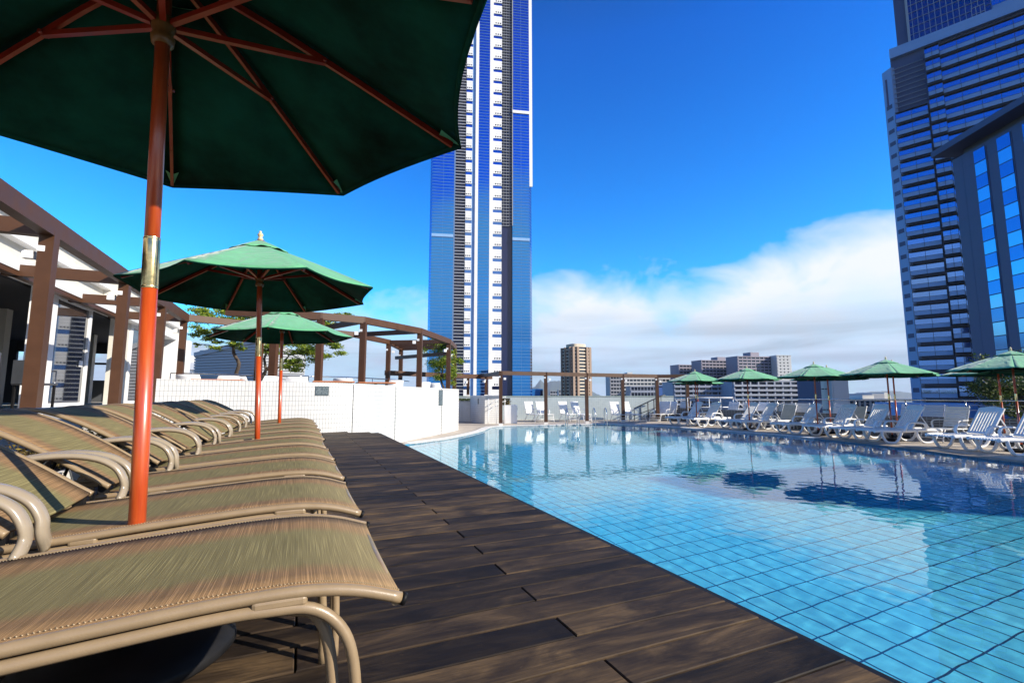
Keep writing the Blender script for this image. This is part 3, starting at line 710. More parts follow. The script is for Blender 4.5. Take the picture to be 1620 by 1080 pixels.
RL = [((14.9, 16.7), (16.5, 16.4), 'resin lounger at the far end of the row, below the farthest umbrella'), ((14.95, 15.65), (16.6, 15.45), 'second resin lounger from the far end, slats sunlit, by the stair rail'),
      ((15.1, 14.1), (16.7, 13.65), 'third resin lounger along, just before the bright green umbrella pole'), ((15.1, 13.35), (16.7, 12.8), 'fourth resin lounger along, just after the bright green umbrella pole'),
      ((15.1, 11.65), (16.8, 11.05), 'fifth resin lounger along, crossed by the third umbrella pole'), ((15.0, 10.35), (16.7, 9.95), 'sixth resin lounger along, right after the third umbrella pole'),
      ((14.75, 9.35), (16.5, 8.75), 'shaded resin lounger crossed by the blue green umbrella pole'), ((14.6, 8.5), (16.4, 7.75), 'resin lounger turned slightly, right after the blue green umbrella pole'),
      ((14.3, 6.65), (16.1, 6.05), 'shaded resin lounger left of the rightmost umbrella pole'), ((14.1, 5.75), (15.9, 5.1), 'closest white resin lounger, cut by the right edge of the picture')]
for k, (f, b, lb) in enumerate(RL):
    o = rl if k == 0 else copy_tree(rl)
    f = Vector((*f, 0)); b = Vector((*b, 0)); d = (b - f).normalized(); rz = math.atan2(d.y, d.x); side = Vector((-d.y, d.x, 0))
    put(o, f - side * .33 + Vector((0, 0, .003)), rz=rz, label=lb)
# folding loungers with crosswise slats
def make_fold():
    root = thing('folding_lounger', (0, 0, 0), 'x', 'sun lounger', 'white folding loungers with crosswise slats')
    A = Vector((.95, 0, .38)); d = Vector((.34, 0, .94)).normalized(); nrm = Vector((-.94, 0, .34)).normalized()
    mb = MB()
    for i in range(8): mb.frame(A + d * (.03 + i * .078) + Vector((0, .05, 0)), d, (0, 1, 0), nrm, .066, .54, .018)
    mb.build('back_slats', m_resin, root)
    mb = MB()
    for i in range(10): mb.box(.02 + i * .094, .05, .36, .02 + i * .094 + .078, .59, .38)
    mb.build('seat_slats', m_resin, root)
    for y, s in ((.03, 1), (.61, -1)):
        MB().tube([A + Vector((0, y, -.02)), A + d * .64 + Vector((0, y, 0)), A + d * .67 + Vector((0, y + s * .02, 0))], .017, 8).build('back_frame', m_resin, root)
        MB().tube([(0, y, .362), (.98, y, .365)], .018, 8).build('seat_frame', m_resin, root)
        MB().tube(spline([(.12, y, .36), (.05, y, .18), (0, y, 0)], 3), .017, 8).build('leg', m_resin, root)
        MB().tube(spline([(.78, y, .36), (1.02, y, .14), (1.15, y, 0)], 3), .017, 8).build('leg', m_resin, root)
        MB().tube(spline([(.55, y, .36), (.56, y - s * .04, .5), (.62, y - s * .04, .58), (.8, y - s * .04, .60), (1.05, y, .60)], 4), .019, 8, flat=(1.4, .8)).build('armrest', m_resin, root)
    MB().tube([(.03, .03, .12), (.03, .61, .12)], .014, 6).tube([(.06, .03, .22), (.06, .61, .22)], .012, 6).build('cross_bar', m_resin, root)
    return root
fo = make_fold()
FWH = HEAD + R(180)
def face(hd_): return math.atan2(math.cos(hd_ + R(180)), math.sin(hd_ + R(180)))    # local -X looks along bearing hd_
FL = []
ba = HEAD + R(180)
for px, lb, dh, dd in [(838, 'first folding lounger from the planter box, against the grey tiled wall', -26, 24.6), (856, 'second folding lounger from the planter box, half behind a black post', -22, 24.6), (892, 'folding lounger left of the pool handrail, against the grey tiled wall', -24, 24.6), (911, 'folding lounger right behind the pool handrails, against the grey tiled wall', -28, 24.6),
                   (973, 'folding lounger left of the fourth pergola post, leaning askew', -8, 24.3), (993, 'folding lounger right of the fourth pergola post, near the dark stair rail', -34, 24.3)]:
    p = atd(px, 640, dd); FL.append((p.x, p.y, ba + R(dh), lb))
for px, d_, dh, lb in [(1052, 24.6, 45, 'folding lounger at the foot of the dark stair rail'), (1063, 24.9, 45, 'folding lounger right beside the one at the stair rail foot'), (1084, 25.2, 50, 'folding lounger between the stair and the last pergola post'),
                   (1184, 22.4, 70, 'folding lounger behind the bright green umbrella pole'), (1207, 22.5, 70, 'folding lounger in the back row, half hidden right of the red pole'), (1246, 19.6, 62, 'tall backed folding lounger behind the sunlit gap in the row'), (1268, 19.3, 62, 'tall backed folding lounger next to the sunlit gap, on its right'),
                   (1160, 23.4, 66, 'folding lounger just left of the bright green umbrella pole'), (1392, 17.4, 70, 'folding lounger left of the shaded blue green umbrella pole, back row'), (1476, 15.6, 72, 'folding lounger behind the closest resin pair, near the rail posts'),
                   (1330, 18.0, 70, 'folding lounger behind the third pair of resin loungers'), (1440, 16.6, 70, 'folding lounger peeping above the shaded resin pair'), (1512, 13.9, 75, 'large backed folding lounger standing alone in front of the railing')]:
    p = atd(px, 640, d_); FL.append((p.x, p.y, ba + R(dh), lb))
for k, (x, y, hd_, lb) in enumerate(FL):
    o = fo if k == 0 else copy_tree(fo)
    f = Vector((math.sin(hd_), math.cos(hd_), 0)); rz = math.atan2(-f.y, -f.x); X_ = Vector((math.cos(rz), math.sin(rz), 0)); Y_ = Vector((-X_.y, X_.x, 0))
    o.scale = (1, .8, 1.0) if k < 6 else (1, 1, 1)
    put(o, Vector((x, y, .003)) - X_ * 1.0 - Y_ * .26, rz=rz, label=lb)
# beige sling chairs between
def make_bc():
    root = thing('sling_chair', (0, 0, 0), 'x', 'sun lounger', 'grey sling loungers in the back row')
    A = Vector((.95, 0, .36)); d = Vector((.38, 0, .92)).normalized(); nrm = Vector((-.92, 0, .38)).normalized()
    MB().frame(A + Vector((0, .04, 0)), d, (0, 1, 0), nrm, .62, .56, .008).build('backrest', mat('pale_sling', (.50, .50, .45), .7, var=.1, vscale=10), root)
    MB().box(.02, .04, .355, .95, .60, .365).build('seat', mat('pale_sling'), root)
    for y in (.02, .62):
        MB().tube([A + Vector((0, y, 0)), A + d * .64 + Vector((0, y, 0))], .015, 8).build('back_frame', m_resin, root)
        MB().tube([(0, y, .35), (1.2, y, .35)], .015, 8).build('seat_frame', m_resin, root)
        for x in (.1, 1.1): MB().tube([(x, y, .35), (x + .04, y, 0)], .014, 6).build('leg', m_resin, root)
    return root
bc = make_bc()
for k, (px, d_, lb) in enumerate([(1245, 18.9, 'grey sling lounger between the fourth and fifth resin loungers'), (1352, 16.6, 'grey sling lounger right of the third umbrella, behind resin backs'), (1236, 20.2, 'grey sling lounger behind the sunlit folding pair')]):
    o = bc if k == 0 else copy_tree(bc); p = atd(px, 640, d_); hd_ = ba + R(72); f = Vector((math.sin(hd_), math.cos(hd_), 0)); rz = math.atan2(-f.y, -f.x); X_ = Vector((math.cos(rz), math.sin(rz), 0)); Y_ = Vector((-X_.y, X_.x, 0))
    put(o, Vector((p.x, p.y, .003)) - X_ - Y_ * .3, rz=rz, label=lb)

# ------------------------------------------------------------ pergolas
def lamp_box(P, d, parent, s=.095):       # small square spotlight on a bracket
    d = Vector(d).normalized(); sd_ = Vector((-d.y, d.x, 0)); P = Vector(P)
    o = MB().frame(P + d * .05 - sd_ * s / 2, d, sd_, (0, 0, 1), s * 1.1, s, s).build('lamp', m_white, parent, world=True)
    MB().frame(P - sd_ * .02, d, sd_, (0, 0, 1), .05, .04, .05).build('bracket', m_brown, o)if False else None
    return o
def post(P, z0, z1, parent, w=.17, head=HEAD, lamp=None, foot=True):
    u = Vector((math.cos(head), -math.sin(head), 0)); v_ = Vector((math.sin(head), math.cos(head), 0)); P = Vector((P[0], P[1], z0))
    o = MB().frame(P - u * w / 2 - v_ * w / 2, u, v_, (0, 0, 1), w, w, z1 - z0).build('post', m_brown, parent, world=True)
    if foot: MB().frame(P - u * (w / 2 + .012) - v_ * (w / 2 + .012), u, v_, (0, 0, 1), w + .024, w + .024, .10).build('post_base', m_coping, o, world=True)
    MB().frame(P + Vector((0, 0, z1 - z0 - .27)) - u * (w / 2 + .004) - v_ * (w / 2 + .004), u, v_, (0, 0, 1), w * .5, w * .3, .07).build('bracket', m_white, o, world=True)
    if lamp is not None: lamp_box(P + Vector((0, 0, z1 - z0 - .36)) + Vector(lamp).normalized() * w * .5, lamp, o)
    return o
tp = thing('terrace_pergola', (-2.96, 7.6, TZ), 'large curved brown pergola on the upper terrace over the restaurant front', 'pergola')
PK = 1.12; PT = 1.32 + 1.95 * PK
outer_p = [(-2.96, 1.1), (-2.96, 4.5), (-2.96, 7.6), (-2.96, 10.4), (-2.96, 12.9), (-2.98, 15.2)]
for i, p in enumerate(outer_p):
    post(p, TZ, PT - .16 if i < 5 else PT - .16, tp, w=.148, head=0, lamp=(-1, 0, 0))
MB().beam((-2.96, -3, PT), (-2.96, 15.3, PT), .145, .22).build('beam', m_brown, tp, world=True)
MB().beam((-4.45, -3, PT - .02), (-4.45, 15.9, PT - .02), .13, .20).build('beam', m_brown, tp, world=True)
for i, p in enumerate(outer_p):
    MB().beam((p[0] - .07, p[1] + .02, PT - .03), (-4.6, p[1] + .02, PT - .03), .13, .19).build('rafter', m_brown, tp, world=True)
front = [(x * PK, y * PK) for x, y in [(-.6, 12.1), (.35, 12.1), (1.35, 12.3), (3.1, 13.75), (4.62, 16.0), (5.42, 17.9)]]
rear = [(x * PK, y * PK) for x, y in [(-2.66, 13.68), (-1.35, 14.3), (.2, 14.9), (1.4, 15.4), (2.75, 17.1), (3.6, 19.3)]]
def polybeam(pts, z, w, h, parent):
    for a, b in zip(pts[:-1], pts[1:]):
        a = Vector((*a, z)); b = Vector((*b, z)); d = (b - a).normalized(); MB().beam(a - d * .03, b + d * .03, w, h).build('beam', m_brown, parent, world=True); z -= .0015
polybeam([(-1.8, 13.8)] + front, PT, .145, .19, tp); polybeam(rear, PT, .135, .18, tp)
for i, p in enumerate(front):
    if i == 0: post((-.69, 13.6), TZ, PT - .18, tp, w=.165)
    else: post(p, TZ, PT - .16, tp, w=.158, lamp=(-1, .2, 0) if i < 4 else (-.9, -.3, 0))
for p in [(-1.18, 15.7)] + rear[4:]: post(p, TZ, PT - .17, tp, w=.158, lamp=(1, -.3, 0))
for a, b in zip(front[1:], rear[1:]):
    MB().beam((*a, PT - .03), (*b, PT - .03), .11, .15).build('rafter', m_brown, tp, world=True)
for f in (.33, .66):
    a = Vector(front[4]).lerp(Vector(front[5]), f); b = Vector(rear[4]).lerp(Vector(rear[5]), f)
    MB().beam((*a, PT - .032), (*b, PT - .032), .10, .14).build('rafter', m_brown, tp, world=True)
MB().beam((5.17, 17.9, PT - .5), (3.7, 21, PT - .5), .10, .14).build('rafter', m_brown, tp, world=True)
MB().beam((3.2, 20.4, 2.35), (9.0, 23.2, 2.35), .2, .20).build('beam', m_brown, tp, world=True)
pp = thing('poolside_pergola', (8.08, 19.6, 0), 'brown post and beam frame along the far pool edge', 'pergola')
pts = [(8.06, 19.6), (10.3, 19.6), (12.5, 19.6), (14.6, 19.6), (16.75, 19.6), (18.1, 18.9)]
for p in pts: post(p, 0, 2.36, pp, w=.155, lamp=(.9, -.3, 0))
polybeam([(6.9, 25.6), (8.0, 24.2), (8.3, 22.2)] + pts[:1], 2.38, .16, .17, pp)
polybeam(pts, 2.385, .16, .17, pp)
for p in [(8.05, 24.1), (8.33, 22.15)]: post(p, 1.25, 2.3, pp, w=.14, lamp=(-.8, -.5, 0))

# ------------------------------------------------------------ restaurant building
rb_ = thing('restaurant', (-4.65, 8, TZ), 'white single storey restaurant with glass doors under the terrace pergola', 'building')
W_ = lambda m_, n_, mm, **k: m_.build(n_, mm, rb_, world=True, **k)
XF = -4.65; ZT = 3.37
W_(MB().box(-14, -8, TZ + .002, XF - .05, 23.4, TZ + .02), 'floor_finish', m_terrace)
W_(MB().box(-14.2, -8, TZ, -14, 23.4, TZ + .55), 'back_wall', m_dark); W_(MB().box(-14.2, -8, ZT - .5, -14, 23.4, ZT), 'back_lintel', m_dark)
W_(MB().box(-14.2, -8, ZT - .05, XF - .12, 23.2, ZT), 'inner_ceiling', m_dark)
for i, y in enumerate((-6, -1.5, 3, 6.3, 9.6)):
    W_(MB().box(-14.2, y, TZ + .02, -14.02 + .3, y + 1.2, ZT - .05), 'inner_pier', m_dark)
# stepped white eaves
for (x, z0, z1, mm) in ((XF + .28, ZT, ZT + .18, m_white), (XF + .02, ZT + .18, ZT + .56, m_offwhite), (XF + .18, ZT + .56, ZT + .69, m_white), (XF - .02, ZT + .69, ZT + 1.03, m_offwhite), (XF + .13, ZT + 1.03, ZT + 1.12, m_white)):
    W_(MB().box(XF - 1.2, -8, z0, x, 23.7, z1), 'eave_band', mm)
rf = MB(); rf.add([(XF + .12, -8, ZT + 1.12), (XF + .12, 23.7, ZT + 1.12), (XF - 5, 23.7, ZT + 2.1), (XF - 5, -8, ZT + 2.1), (XF + .12, -8, ZT + 1.06), (XF + .12, 23.7, ZT + 1.06), (XF - 5, 23.7, ZT + 2.05), (XF - 5, -8, ZT + 2.05)],
       [(0, 1, 2, 3), (7, 6, 5, 4), (0, 4, 5, 1), (1, 5, 6, 2), (2, 6, 7, 3), (3, 7, 4, 0)]); W_(rf, 'roof', m_white)
for y in (14.8,): W_(MB().box(XF - .05, y, ZT + .3, XF + .40, y + .6, ZT + .62), 'extractor_hood', m_offwhite)
def glazed(y0, y1, jl=.12, jr=.09):
    fr = MB(); fr.box(XF - .05, y0, TZ, XF + .05, y0 + jl, ZT); fr.box(XF - .05, y1 - jr, TZ, XF + .05, y1, ZT)
    fr.box(XF - .05, y0 + jl, TZ, XF + .05, y1 - jr, TZ + .12); fr.box(XF - .05, y0 + jl, ZT - .09, XF + .05, y1 - jr, ZT)
    d = W_(fr, 'door_frame', m_white)
    MB().box(XF - .01, y0 + jl, TZ + .12, XF + .01, y1 - jr, ZT - .09).build('pane', m_doorglass, d, world=True)
    MB().box(XF + .02, y1 - jr - .30, TZ + .92, XF + .035, y1 - jr - .12, TZ + 1.06).build('notice', m_white, d, world=True)
m_doorglass = mat('door_glass', (.012, .014, .02), .02, spec=1.0); m_doorglass.node_tree.nodes['Principled BSDF'].inputs['IOR'].default_value = 2.3
glazed(11.6, 14.2, .85, .12); glazed(17.0, 19.3, .22, .11)
for (x0, x1) in ((-14, -11.6), (-10.2, -9.6), (-8.2, -7.4), (-6.2, -5.7)): W_(MB().box(x0, 23.2, TZ, x1, 23.35, ZT), 'end_pier', m_dark)
W_(MB().box(-14, 23.21, TZ, XF - 1.1, 23.34, TZ + .85), 'end_wall', m_dgrey); W_(MB().box(-14, 23.21, ZT - .45, XF - 1.1, 23.34, ZT), 'end_lintel', m_dark); W_(MB().box(-14, 23.22, TZ + 1.45, XF - 1.1, 23.33, TZ + 1.53), 'end_transom', m_dark)
for y in (14.75, 19.9): W_(MB().box(-6.6, y, TZ, -6.35, y + .25, ZT - .05), 'inner_column', m_offwhite)
W_(MB().box(XF - .06, 15.7, TZ, XF + .03, 16.95, ZT), 'wall', m_offwhite)
W_(MB().box(-5.1, 21.3, TZ, -3.95, 21.7, ZT - .002), 'pier', m_white)
for y in (8.5, 4.9, 1.1): W_(MB().box(XF - .08, y, TZ, XF + .02, y + .12, ZT), 'mullion', m_dgrey)
# dark dining furniture
def make_dining():
    r = thing('dining_chair', (0, 0, 0), 'x', 'chair', 'dark chairs at the restaurant front')
    MB().box(-.21, -.21, .43, .21, .21, .47).build('seat', m_dgrey, r, bevel=.01)
    MB().box(-.23, -.2, .45, -.19, .2, .86).build('backrest', m_dgrey, r, bevel=.01)
    for x in (-.19, .16):
        for y in (-.19, .16): MB().box(x, y, 0, x + .03, y + .03, .43).build('leg', m_black, r)
    return r
dc = make_dining()
for k, (x, y, rz, lb) in enumerate([(-5.2, 15.0, .3, 'dark chair inside the opening right of the wide glass door'), (-4.2, 9.0, 2.6, 'dark chair left of the first thick terrace post'), (-5.6, 8.3, .2, 'dark chair deeper in the opening behind the first terrace post'), (-4.3, 11.1, 1.2, 'dark chair between the two thick terrace posts')]):
    put(dc if k == 0 else copy_tree(dc), (x, y, TZ + .022), rz=rz, label=lb)
tb = thing('dining_table', (-5.0, 9.7, TZ + .02), 'dark dining table at the open restaurant front', 'table', 'dark tables at the restaurant front')
MB().box(-.4, -.4, .70, .4, .4, .74).build('table_top', m_darkwood, tb, bevel=.01); MB().lathe([(.03, .02), (.03, .70)], 12).build('leg', m_chrome, tb); MB().lathe([(.001, .02), (.22, .02), (.22, 0)], 20).build('foot', m_black, tb)
put(copy_tree(tb), (-5.6, 15.6, TZ + .02), label='dark dining table inside the opening by the beige wall panel')

# terrace tables, chairs and rail
def make_tc():
    r = thing('terrace_chair', (0, 0, 0), 'x', 'chair', 'white chairs on the upper terrace')
    sh = MB(); v = []; n_ = 14; m_ = 8
    for i in range(n_ + 1):
        a = R(-80 + 160 * i / n_)
        for q in range(m_ + 1):
            f = q / m_; hh = .38 + f * (.36 if abs(a) < R(62) else .20); rr = .22 + .06 * f
            v.append((-rr * max(.45, math.cos(a)) * (1 if abs(a) < R(62) else math.cos(a) * 2), rr * math.sin(a) * 1.05, hh))
    fs = [(i * (m_ + 1) + q, (i + 1) * (m_ + 1) + q, (i + 1) * (m_ + 1) + q + 1, i * (m_ + 1) + q + 1) for i in range(n_) for q in range(m_)]
    sh.add(v, fs, True); o = sh.build('shell', m_white, r); s = o.modifiers.new('s', 'SOLIDIFY'); s.thickness = .02
    MB().lathe([(.001, .42), (.24, .42), (.25, .40), (.22, .38), (.001, .38)], 20).build('seat', m_white, r)
    for x in (-.16, .16):
        for y in (-.16, .16): MB().tube([(x, y, .39), (x * 1.3, y * 1.3, 0)], .012, 6).build('leg', m_chrome, r)
    return r
tcr = make_tc()
TCP = [((-2.1, 11.8), 1.2, 'white shell chair at the left end of the tiled parapet'), ((-1.55, 12.25), 2.2, 'white shell chair on the terrace, left of the sloping tree trunk'), ((-1.15, 12.6), .5, 'white shell chair by the small tree trunk, turned sideways'), ((-.75, 12.0), 2.6, 'white shell chair just left of the middle umbrella pole'), ((-.15, 12.3), 1.9, 'white shell chair between the two umbrella poles on the terrace'),
       ((.2, 12.7), .2, 'white shell chair right of the thinner umbrella pole'), ((1.0, 12.9), 1.2, 'white shell chair beside the pergola post above the dark plaque'), ((2.4, 13.9), 2.0, 'white shell chair in the middle of the curved terrace edge'), ((3.6, 15.5), 2.3, 'white shell chair near the curved end of the terrace'), ((4.3, 16.6), 1.0, 'last white shell chair at the tip of the terrace')]
for k, (p, rz, lb) in enumerate(TCP): put(tcr if k == 0 else copy_tree(tcr), (p[0] * 1.09, p[1] * 1.09, TZ), rz=rz, label=lb)
t2 = thing('terrace_table', (-1.75, 12.9, TZ), 'reddish topped table by the left terrace chairs', 'table', 'reddish tables on the terrace')
MB().box(-.5, -.4, .60, .5, .4, .64).build('table_top', m_table, t2, bevel=.01); MB().box(-.04, -.04, 0, .04, .04, .60).build('leg', m_grey, t2)
for p, lb in (((.75, 13.3), 'reddish topped table between the pergola posts'), ((1.9, 13.9), 'reddish topped table near the middle of the curved parapet')): put(copy_tree(t2), (*p, TZ), label=lb)
tr_ = thing('terrace_rail', (-2.2, 16.5, TZ), 'thin steel rail running behind the terrace chairs', 'railing')
rp = [(-3.4, 16.2), (-1, 16.8), (1.4, 17.4), (3.4, 19.4), (4.4, 21.5)]
MB().tube([(x, y, TZ + .90) for x, y in rp], .02, 8).build('top_rail', m_chrome, tr_, world=True)
for a, b in zip(rp[:-1], rp[1:]):
    for f in (0, .5):
        p = Vector(a).lerp(Vector(b), f); MB().tube([(p.x, p.y, TZ), (p.x, p.y, TZ + .9)], .014, 6).build('rail_post', m_chrome, tr_, world=True)

# plaques on the curved wall
def plaque(px, py, w, h, cols, rows, lb):
    # nearest wall stretch seen at this pixel
    best = None
    for a, b in zip(WALLS[:-1], WALLS[1:]):
        r = ray(px, py); A = Vector(a); B = Vector(b); t_ = (B - A); den = r.x * t_.y - r.y * t_.x
        if abs(den) < 1e-9: continue
        s = (A.x * t_.y - A.y * t_.x) / den; q = (A.x * r.y - A.y * r.x) / den
        if 0 <= q <= 1 and s > 0 and (best is None or s < best[0]): best = (s, t_.normalized(), r)
    s, tt, r = best; P = EYE + r * s; nrm = Vector((tt.y, -tt.x, 0)); T = Vector((tt.x, tt.y, 0))
    o = thing('wall_plaque', P, lb, 'sign', 'dark plaques on the curved tiled wall')
    MB().frame(P - T * w / 2 - Vector((0, 0, h / 2)), T, nrm, (0, 0, 1), w, .012, h).build('plate', mat('slate_plate', (.05, .075, .09), .4, var=.2, vscale=30), o, world=True)
    rg2 = random.Random(int(px)); mb = MB()
    cw = (w - .03) / cols
    for c in range(cols):
        for q in range(rows):
            z = P.z + h / 2 - .025 - (h - .05) * (q + .5) / rows; x = -w / 2 + .02 + c * cw; e = x + cw - .015; y = x
            while y < e - .004:
                l = rg2.uniform(.006, .02); l = min(l, e - y)
                if rg2.random() > .35: mb.frame(P + T * y + nrm * .0125 - Vector((0, 0, 0)) + Vector((0, 0, z - P.z)), T, nrm, (0, 0, 1), l, .001, (h - .05) / rows * .34)
                y += l + .005
    mb.build('fine_print', mat('pale_print', (.28, .33, .36), .6), o, world=True)
plaque(509.5, 618, .29, .20, 2, 7, 'dark landscape plaque in two columns on the white tiled wall')
plaque(697, 629, .34, .52, 1, 14, 'dark upright notice plaque near the curved wall end')

# ------------------------------------------------------------ far wall, stair block, planter, rails, ladders
def wallbox(name, A, B, z0, z1, th, m, lb, cat='wall', cap=m_grey):
    A = Vector((*A, 0)); B = Vector((*B, 0)); d = (B - A).normalized(); nn = Vector((-d.y, d.x, 0)); L = (B - A).length
    o = thing(name, (A.x, A.y, z0), lb, cat)
    mb = MB(); q = [(A, 0), (B, L)]
    for off, flip in ((0, 0), (th, 1)):
        a, b = A + nn * off, B + nn * off; f = (0, 1, 2, 3) if not flip else (3, 2, 1, 0); uv = [(0, z0), (L, z0), (L, z1), (0, z1)]
        mb.add([(a.x, a.y, z0), (b.x, b.y, z0), (b.x, b.y, z1), (a.x, a.y, z1)], [f], uvs=[uv if not flip else uv[::-1]])
    for a in (A, B): b = a + nn * th; mb.add([(a.x, a.y, z0), (b.x, b.y, z0), (b.x, b.y, z1), (a.x, a.y, z1)], [(0, 1, 2, 3)], uvs=[[(0, z0), (th, z0), (th, z1), (0, z1)]])
    mb.build('tiled_face', m, o, world=True)
    MB().frame((A.x - d.x * .02 - nn.x * .02, A.y - d.y * .02 - nn.y * .02, z1), d, nn, (0, 0, 1), L + .04, th + .04, .045).build('capstone', cap, o, world=True)
    return o
DW = 26.0
def onw(px, dd=DW): p = atd(px, 640, dd); return (p.x, p.y)
wallbox('pool_boundary_wall', onw(722), onw(1066), 0, 1.24, .2, m_grey_tile, 'pale grey green tiled wall behind the far loungers', cap=mat('pale_green_stone', (.34, .42, .38), .6, var=.1))
wallbox('recess_wall', onw(716, 24.4), onw(747, 24.4), 0, .98, .2, m_white_tile, 'shadowed tiled wall in the recess past the terrace end')
ph_ = tag(bpy.data.objects.new('recess_hedge', None), 'dark clipped hedge on the shadowed recess wall', 'hedge'); col.objects.link(ph_); p = onw(731, 24.7); ph_.location = (*p, 1.0)
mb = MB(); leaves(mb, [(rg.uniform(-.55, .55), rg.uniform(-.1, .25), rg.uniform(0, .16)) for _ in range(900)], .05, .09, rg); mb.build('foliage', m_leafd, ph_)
Fp = Vector((*onw(767, 22.2), 0)); Rp = Vector((*onw(792, 22.4), 0)); Lp = Vector((*onw(744, 24.2), 0))
blk = thing('stair_block', Fp, 'white tiled stair block with a curved handrail beside the first pergola post', 'wall')
mb = MB(); bd = Rp + (Lp - Fp)
q = [Lp, Fp, Rp, bd]; H_ = 1.27
for a, b in zip(q, q[1:] + q[:1]):
    L = (b - a).length; mb.add([(a.x, a.y, 0), (b.x, b.y, 0), (b.x, b.y, H_), (a.x, a.y, H_)], [(0, 1, 2, 3)], uvs=[[(0, 0), (L, 0), (L, H_), (0, H_)]])
mb.build('tiled_face', m_white_tile, blk, world=True); MB().prism([(p.x, p.y) for p in q], H_, H_ + .04).build('capstone', m_coping, blk, world=True)
dv = (Rp - Fp).normalized(); fo_ = Vector((dv.y, -dv.x, 0)) * .25
MB().box(-.03, -.03, .55, .03, .0, .82).build('wall_light', m_dgrey, blk).location = (Lp + (Fp - Lp) * .55 - Fp) + Vector((-.0, -.05, .35))
for dz in (0, .2):
    hr = spline([Fp + dv * .1 + fo_ + Vector((0, 0, .02)), Fp + dv * .13 + fo_ + Vector((0, 0, .5 + dz)), Fp + dv * .35 + fo_ + Vector((0, 0, .78 + dz)), Fp + dv * .75 + fo_ + Vector((0, 0, 1.0 + dz)), Fp + dv * .95 + fo_ + Vector((0, 0, 1.05 + dz))], 5)
    MB().tube(hr, .016, 7).build('handrail', m_white, blk, world=True)
for f in (.12, .5, .9): MB().tube([Fp + dv * f + fo_, Fp + dv * f + fo_ + Vector((0, 0, 1.15))], .014, 6).build('rail_post', m_white, blk, world=True)
pl = thing('planter_box', atz(806, 669.5, 0), 'white square planter box with a clipped yellow green shrub', 'planter'); L_ = pl.location
MB().frame(Vector((-.33, -.1, 0)), (math.cos(HEAD), -math.sin(HEAD), 0), (math.sin(HEAD), math.cos(HEAD), 0), (0, 0, 1), .62, .6, .86).build('box', m_white, pl, bevel=.02)
mb = MB(); leaves(mb, [(rg.uniform(-.28, .12), rg.uniform(.1, .5), rg.uniform(.86, 1.17)) for _ in range(900)], .05, .08, rg); mb.build('shrub', m_hedge, pl)
MB().tube(spline([(.26, .2, .80), (.34, .1, .86), (.42, .05, .7), (.36, 0, .45), (.42, 0, .3)], 4), .012, 6).build('hose', m_black, pl)
# dark stair rail at the end of the grey wall
sr = thing('stair_rail', (*onw(1004, 25.3), 0), 'dark brown sloping stair rail against the end of the grey wall', 'railing')
A = Vector((*onw(1003, 25.4), .62)); B = Vector((*onw(1047, 25.6), 1.30)); C_ = Vector((*onw(1053, 25.6), 1.32))
MB().tube([A, B, C_], .03, 8).build('top_rail', m_dgrey, sr, world=True); MB().tube([A - Vector((0, 0, .38)), B - Vector((0, 0, .52))], .022, 8).build('lower_rail', m_dgrey, sr, world=True)
for f in (0, .25, .5, .72, .98):
    P = A.lerp(B, f); MB().tube([P, Vector((P.x, P.y, .0))], .032 if f in (.5, .72) else .02, 8).build('rail_post', m_dgrey, sr, world=True)
st = thing('stairs', (*onw(1030, 26.0), 0), 'low concrete steps rising behind the dark stair rail', 'stairs')
uu = Vector((RT.x, RT.y, 0)).normalized(); vv_ = Vector((math.sin(HEAD), math.cos(HEAD), 0)); P = Vector((*onw(1019, 25.45), 0))
for k in range(5): MB().frame(P + uu * (.28 * k), uu, vv_, (0, 0, 1), 1.9 - .28 * k, .5, .14 * (k + 1) - (.0 if k else 0)).build('step', mat('step_concrete', (.30, .29, .28), .8), st, world=True)
# bin-like white service cabinet below the first resin loungers
def hoop(px, py, lb, flip=1):
    P = atz(px, py, 0); o = thing('pool_ladder', P, lb, 'pool ladder', 'chrome pool ladders at the far pool edge')
    for s in (-.25, .25):
        c = uu * s; MB().tube(spline([c + vv_ * .45, c + vv_ * .45 + Vector((0, 0, .45)), c + vv_ * .38 + Vector((0, 0, .68)), c + vv_ * .15 + Vector((0, 0, .76)), c - vv_ * .15 + Vector((0, 0, .62)), c - vv_ * .24 + Vector((0, 0, .25)), c - vv_ * .24 + Vector((0, 0, -.75))], 5), .02, 8).build('handrail', m_chrome, o)
    for z in (-.3, -.6): MB().frame(-uu * .25 - vv_ * .27 + Vector((0, 0, z)), uu, vv_, (0, 0, 1), .5, .08, .03).build('step', m_chrome, o)
    return o
hoop(950, 673.2, 'chrome pool ladder between the third and fourth posts'); hoop(906, 673.6, 'slim chrome pool ladder before the second folding pair')
# right-hand parapet and steel rail
low = [(18.3, 20.2), (18.0, 17.0), (17.9, 12.0), (17.8, 7.0), (17.7, 1.0), (17.7, -6)]
pr_ = thing('low_parapet', (18, 12, 0), 'low grey tiled parapet behind the white loungers', 'wall')
ribbon([(x, y) for x, y in low][::-1], 0, .66, -.2, MB()).build('tiled_face', m_dark_tile, pr_, world=True)
rr_ = thing('steel_railing', (18, 12, .66), 'thin steel railing above the low grey parapet', 'railing')
rl_ = [Vector((x + .1, y, 1.17)) for x, y in low]
MB().tube(rl_, .022, 8).build('top_rail', m_chrome, rr_, world=True)
for dz in (.14, .28): MB().tube([p - Vector((0, 0, dz)) for p in rl_], .005, 5).build('wire', m_chrome, rr_, world=True)
yy = 20.0
while yy > -5:
    x = np.interp(yy, [p[1] for p in low[::-1]], [p[0] for p in low[::-1]]) + .1
    MB().tube([(x, yy, .66), (x, yy, 1.17)], .018, 7).build('rail_post', m_chrome, rr_, world=True); yy -= 1.55
sf = thing('stair_railing', (*onw(1130, 27), 0), 'white tubular stair frame behind the first resin loungers', 'railing')
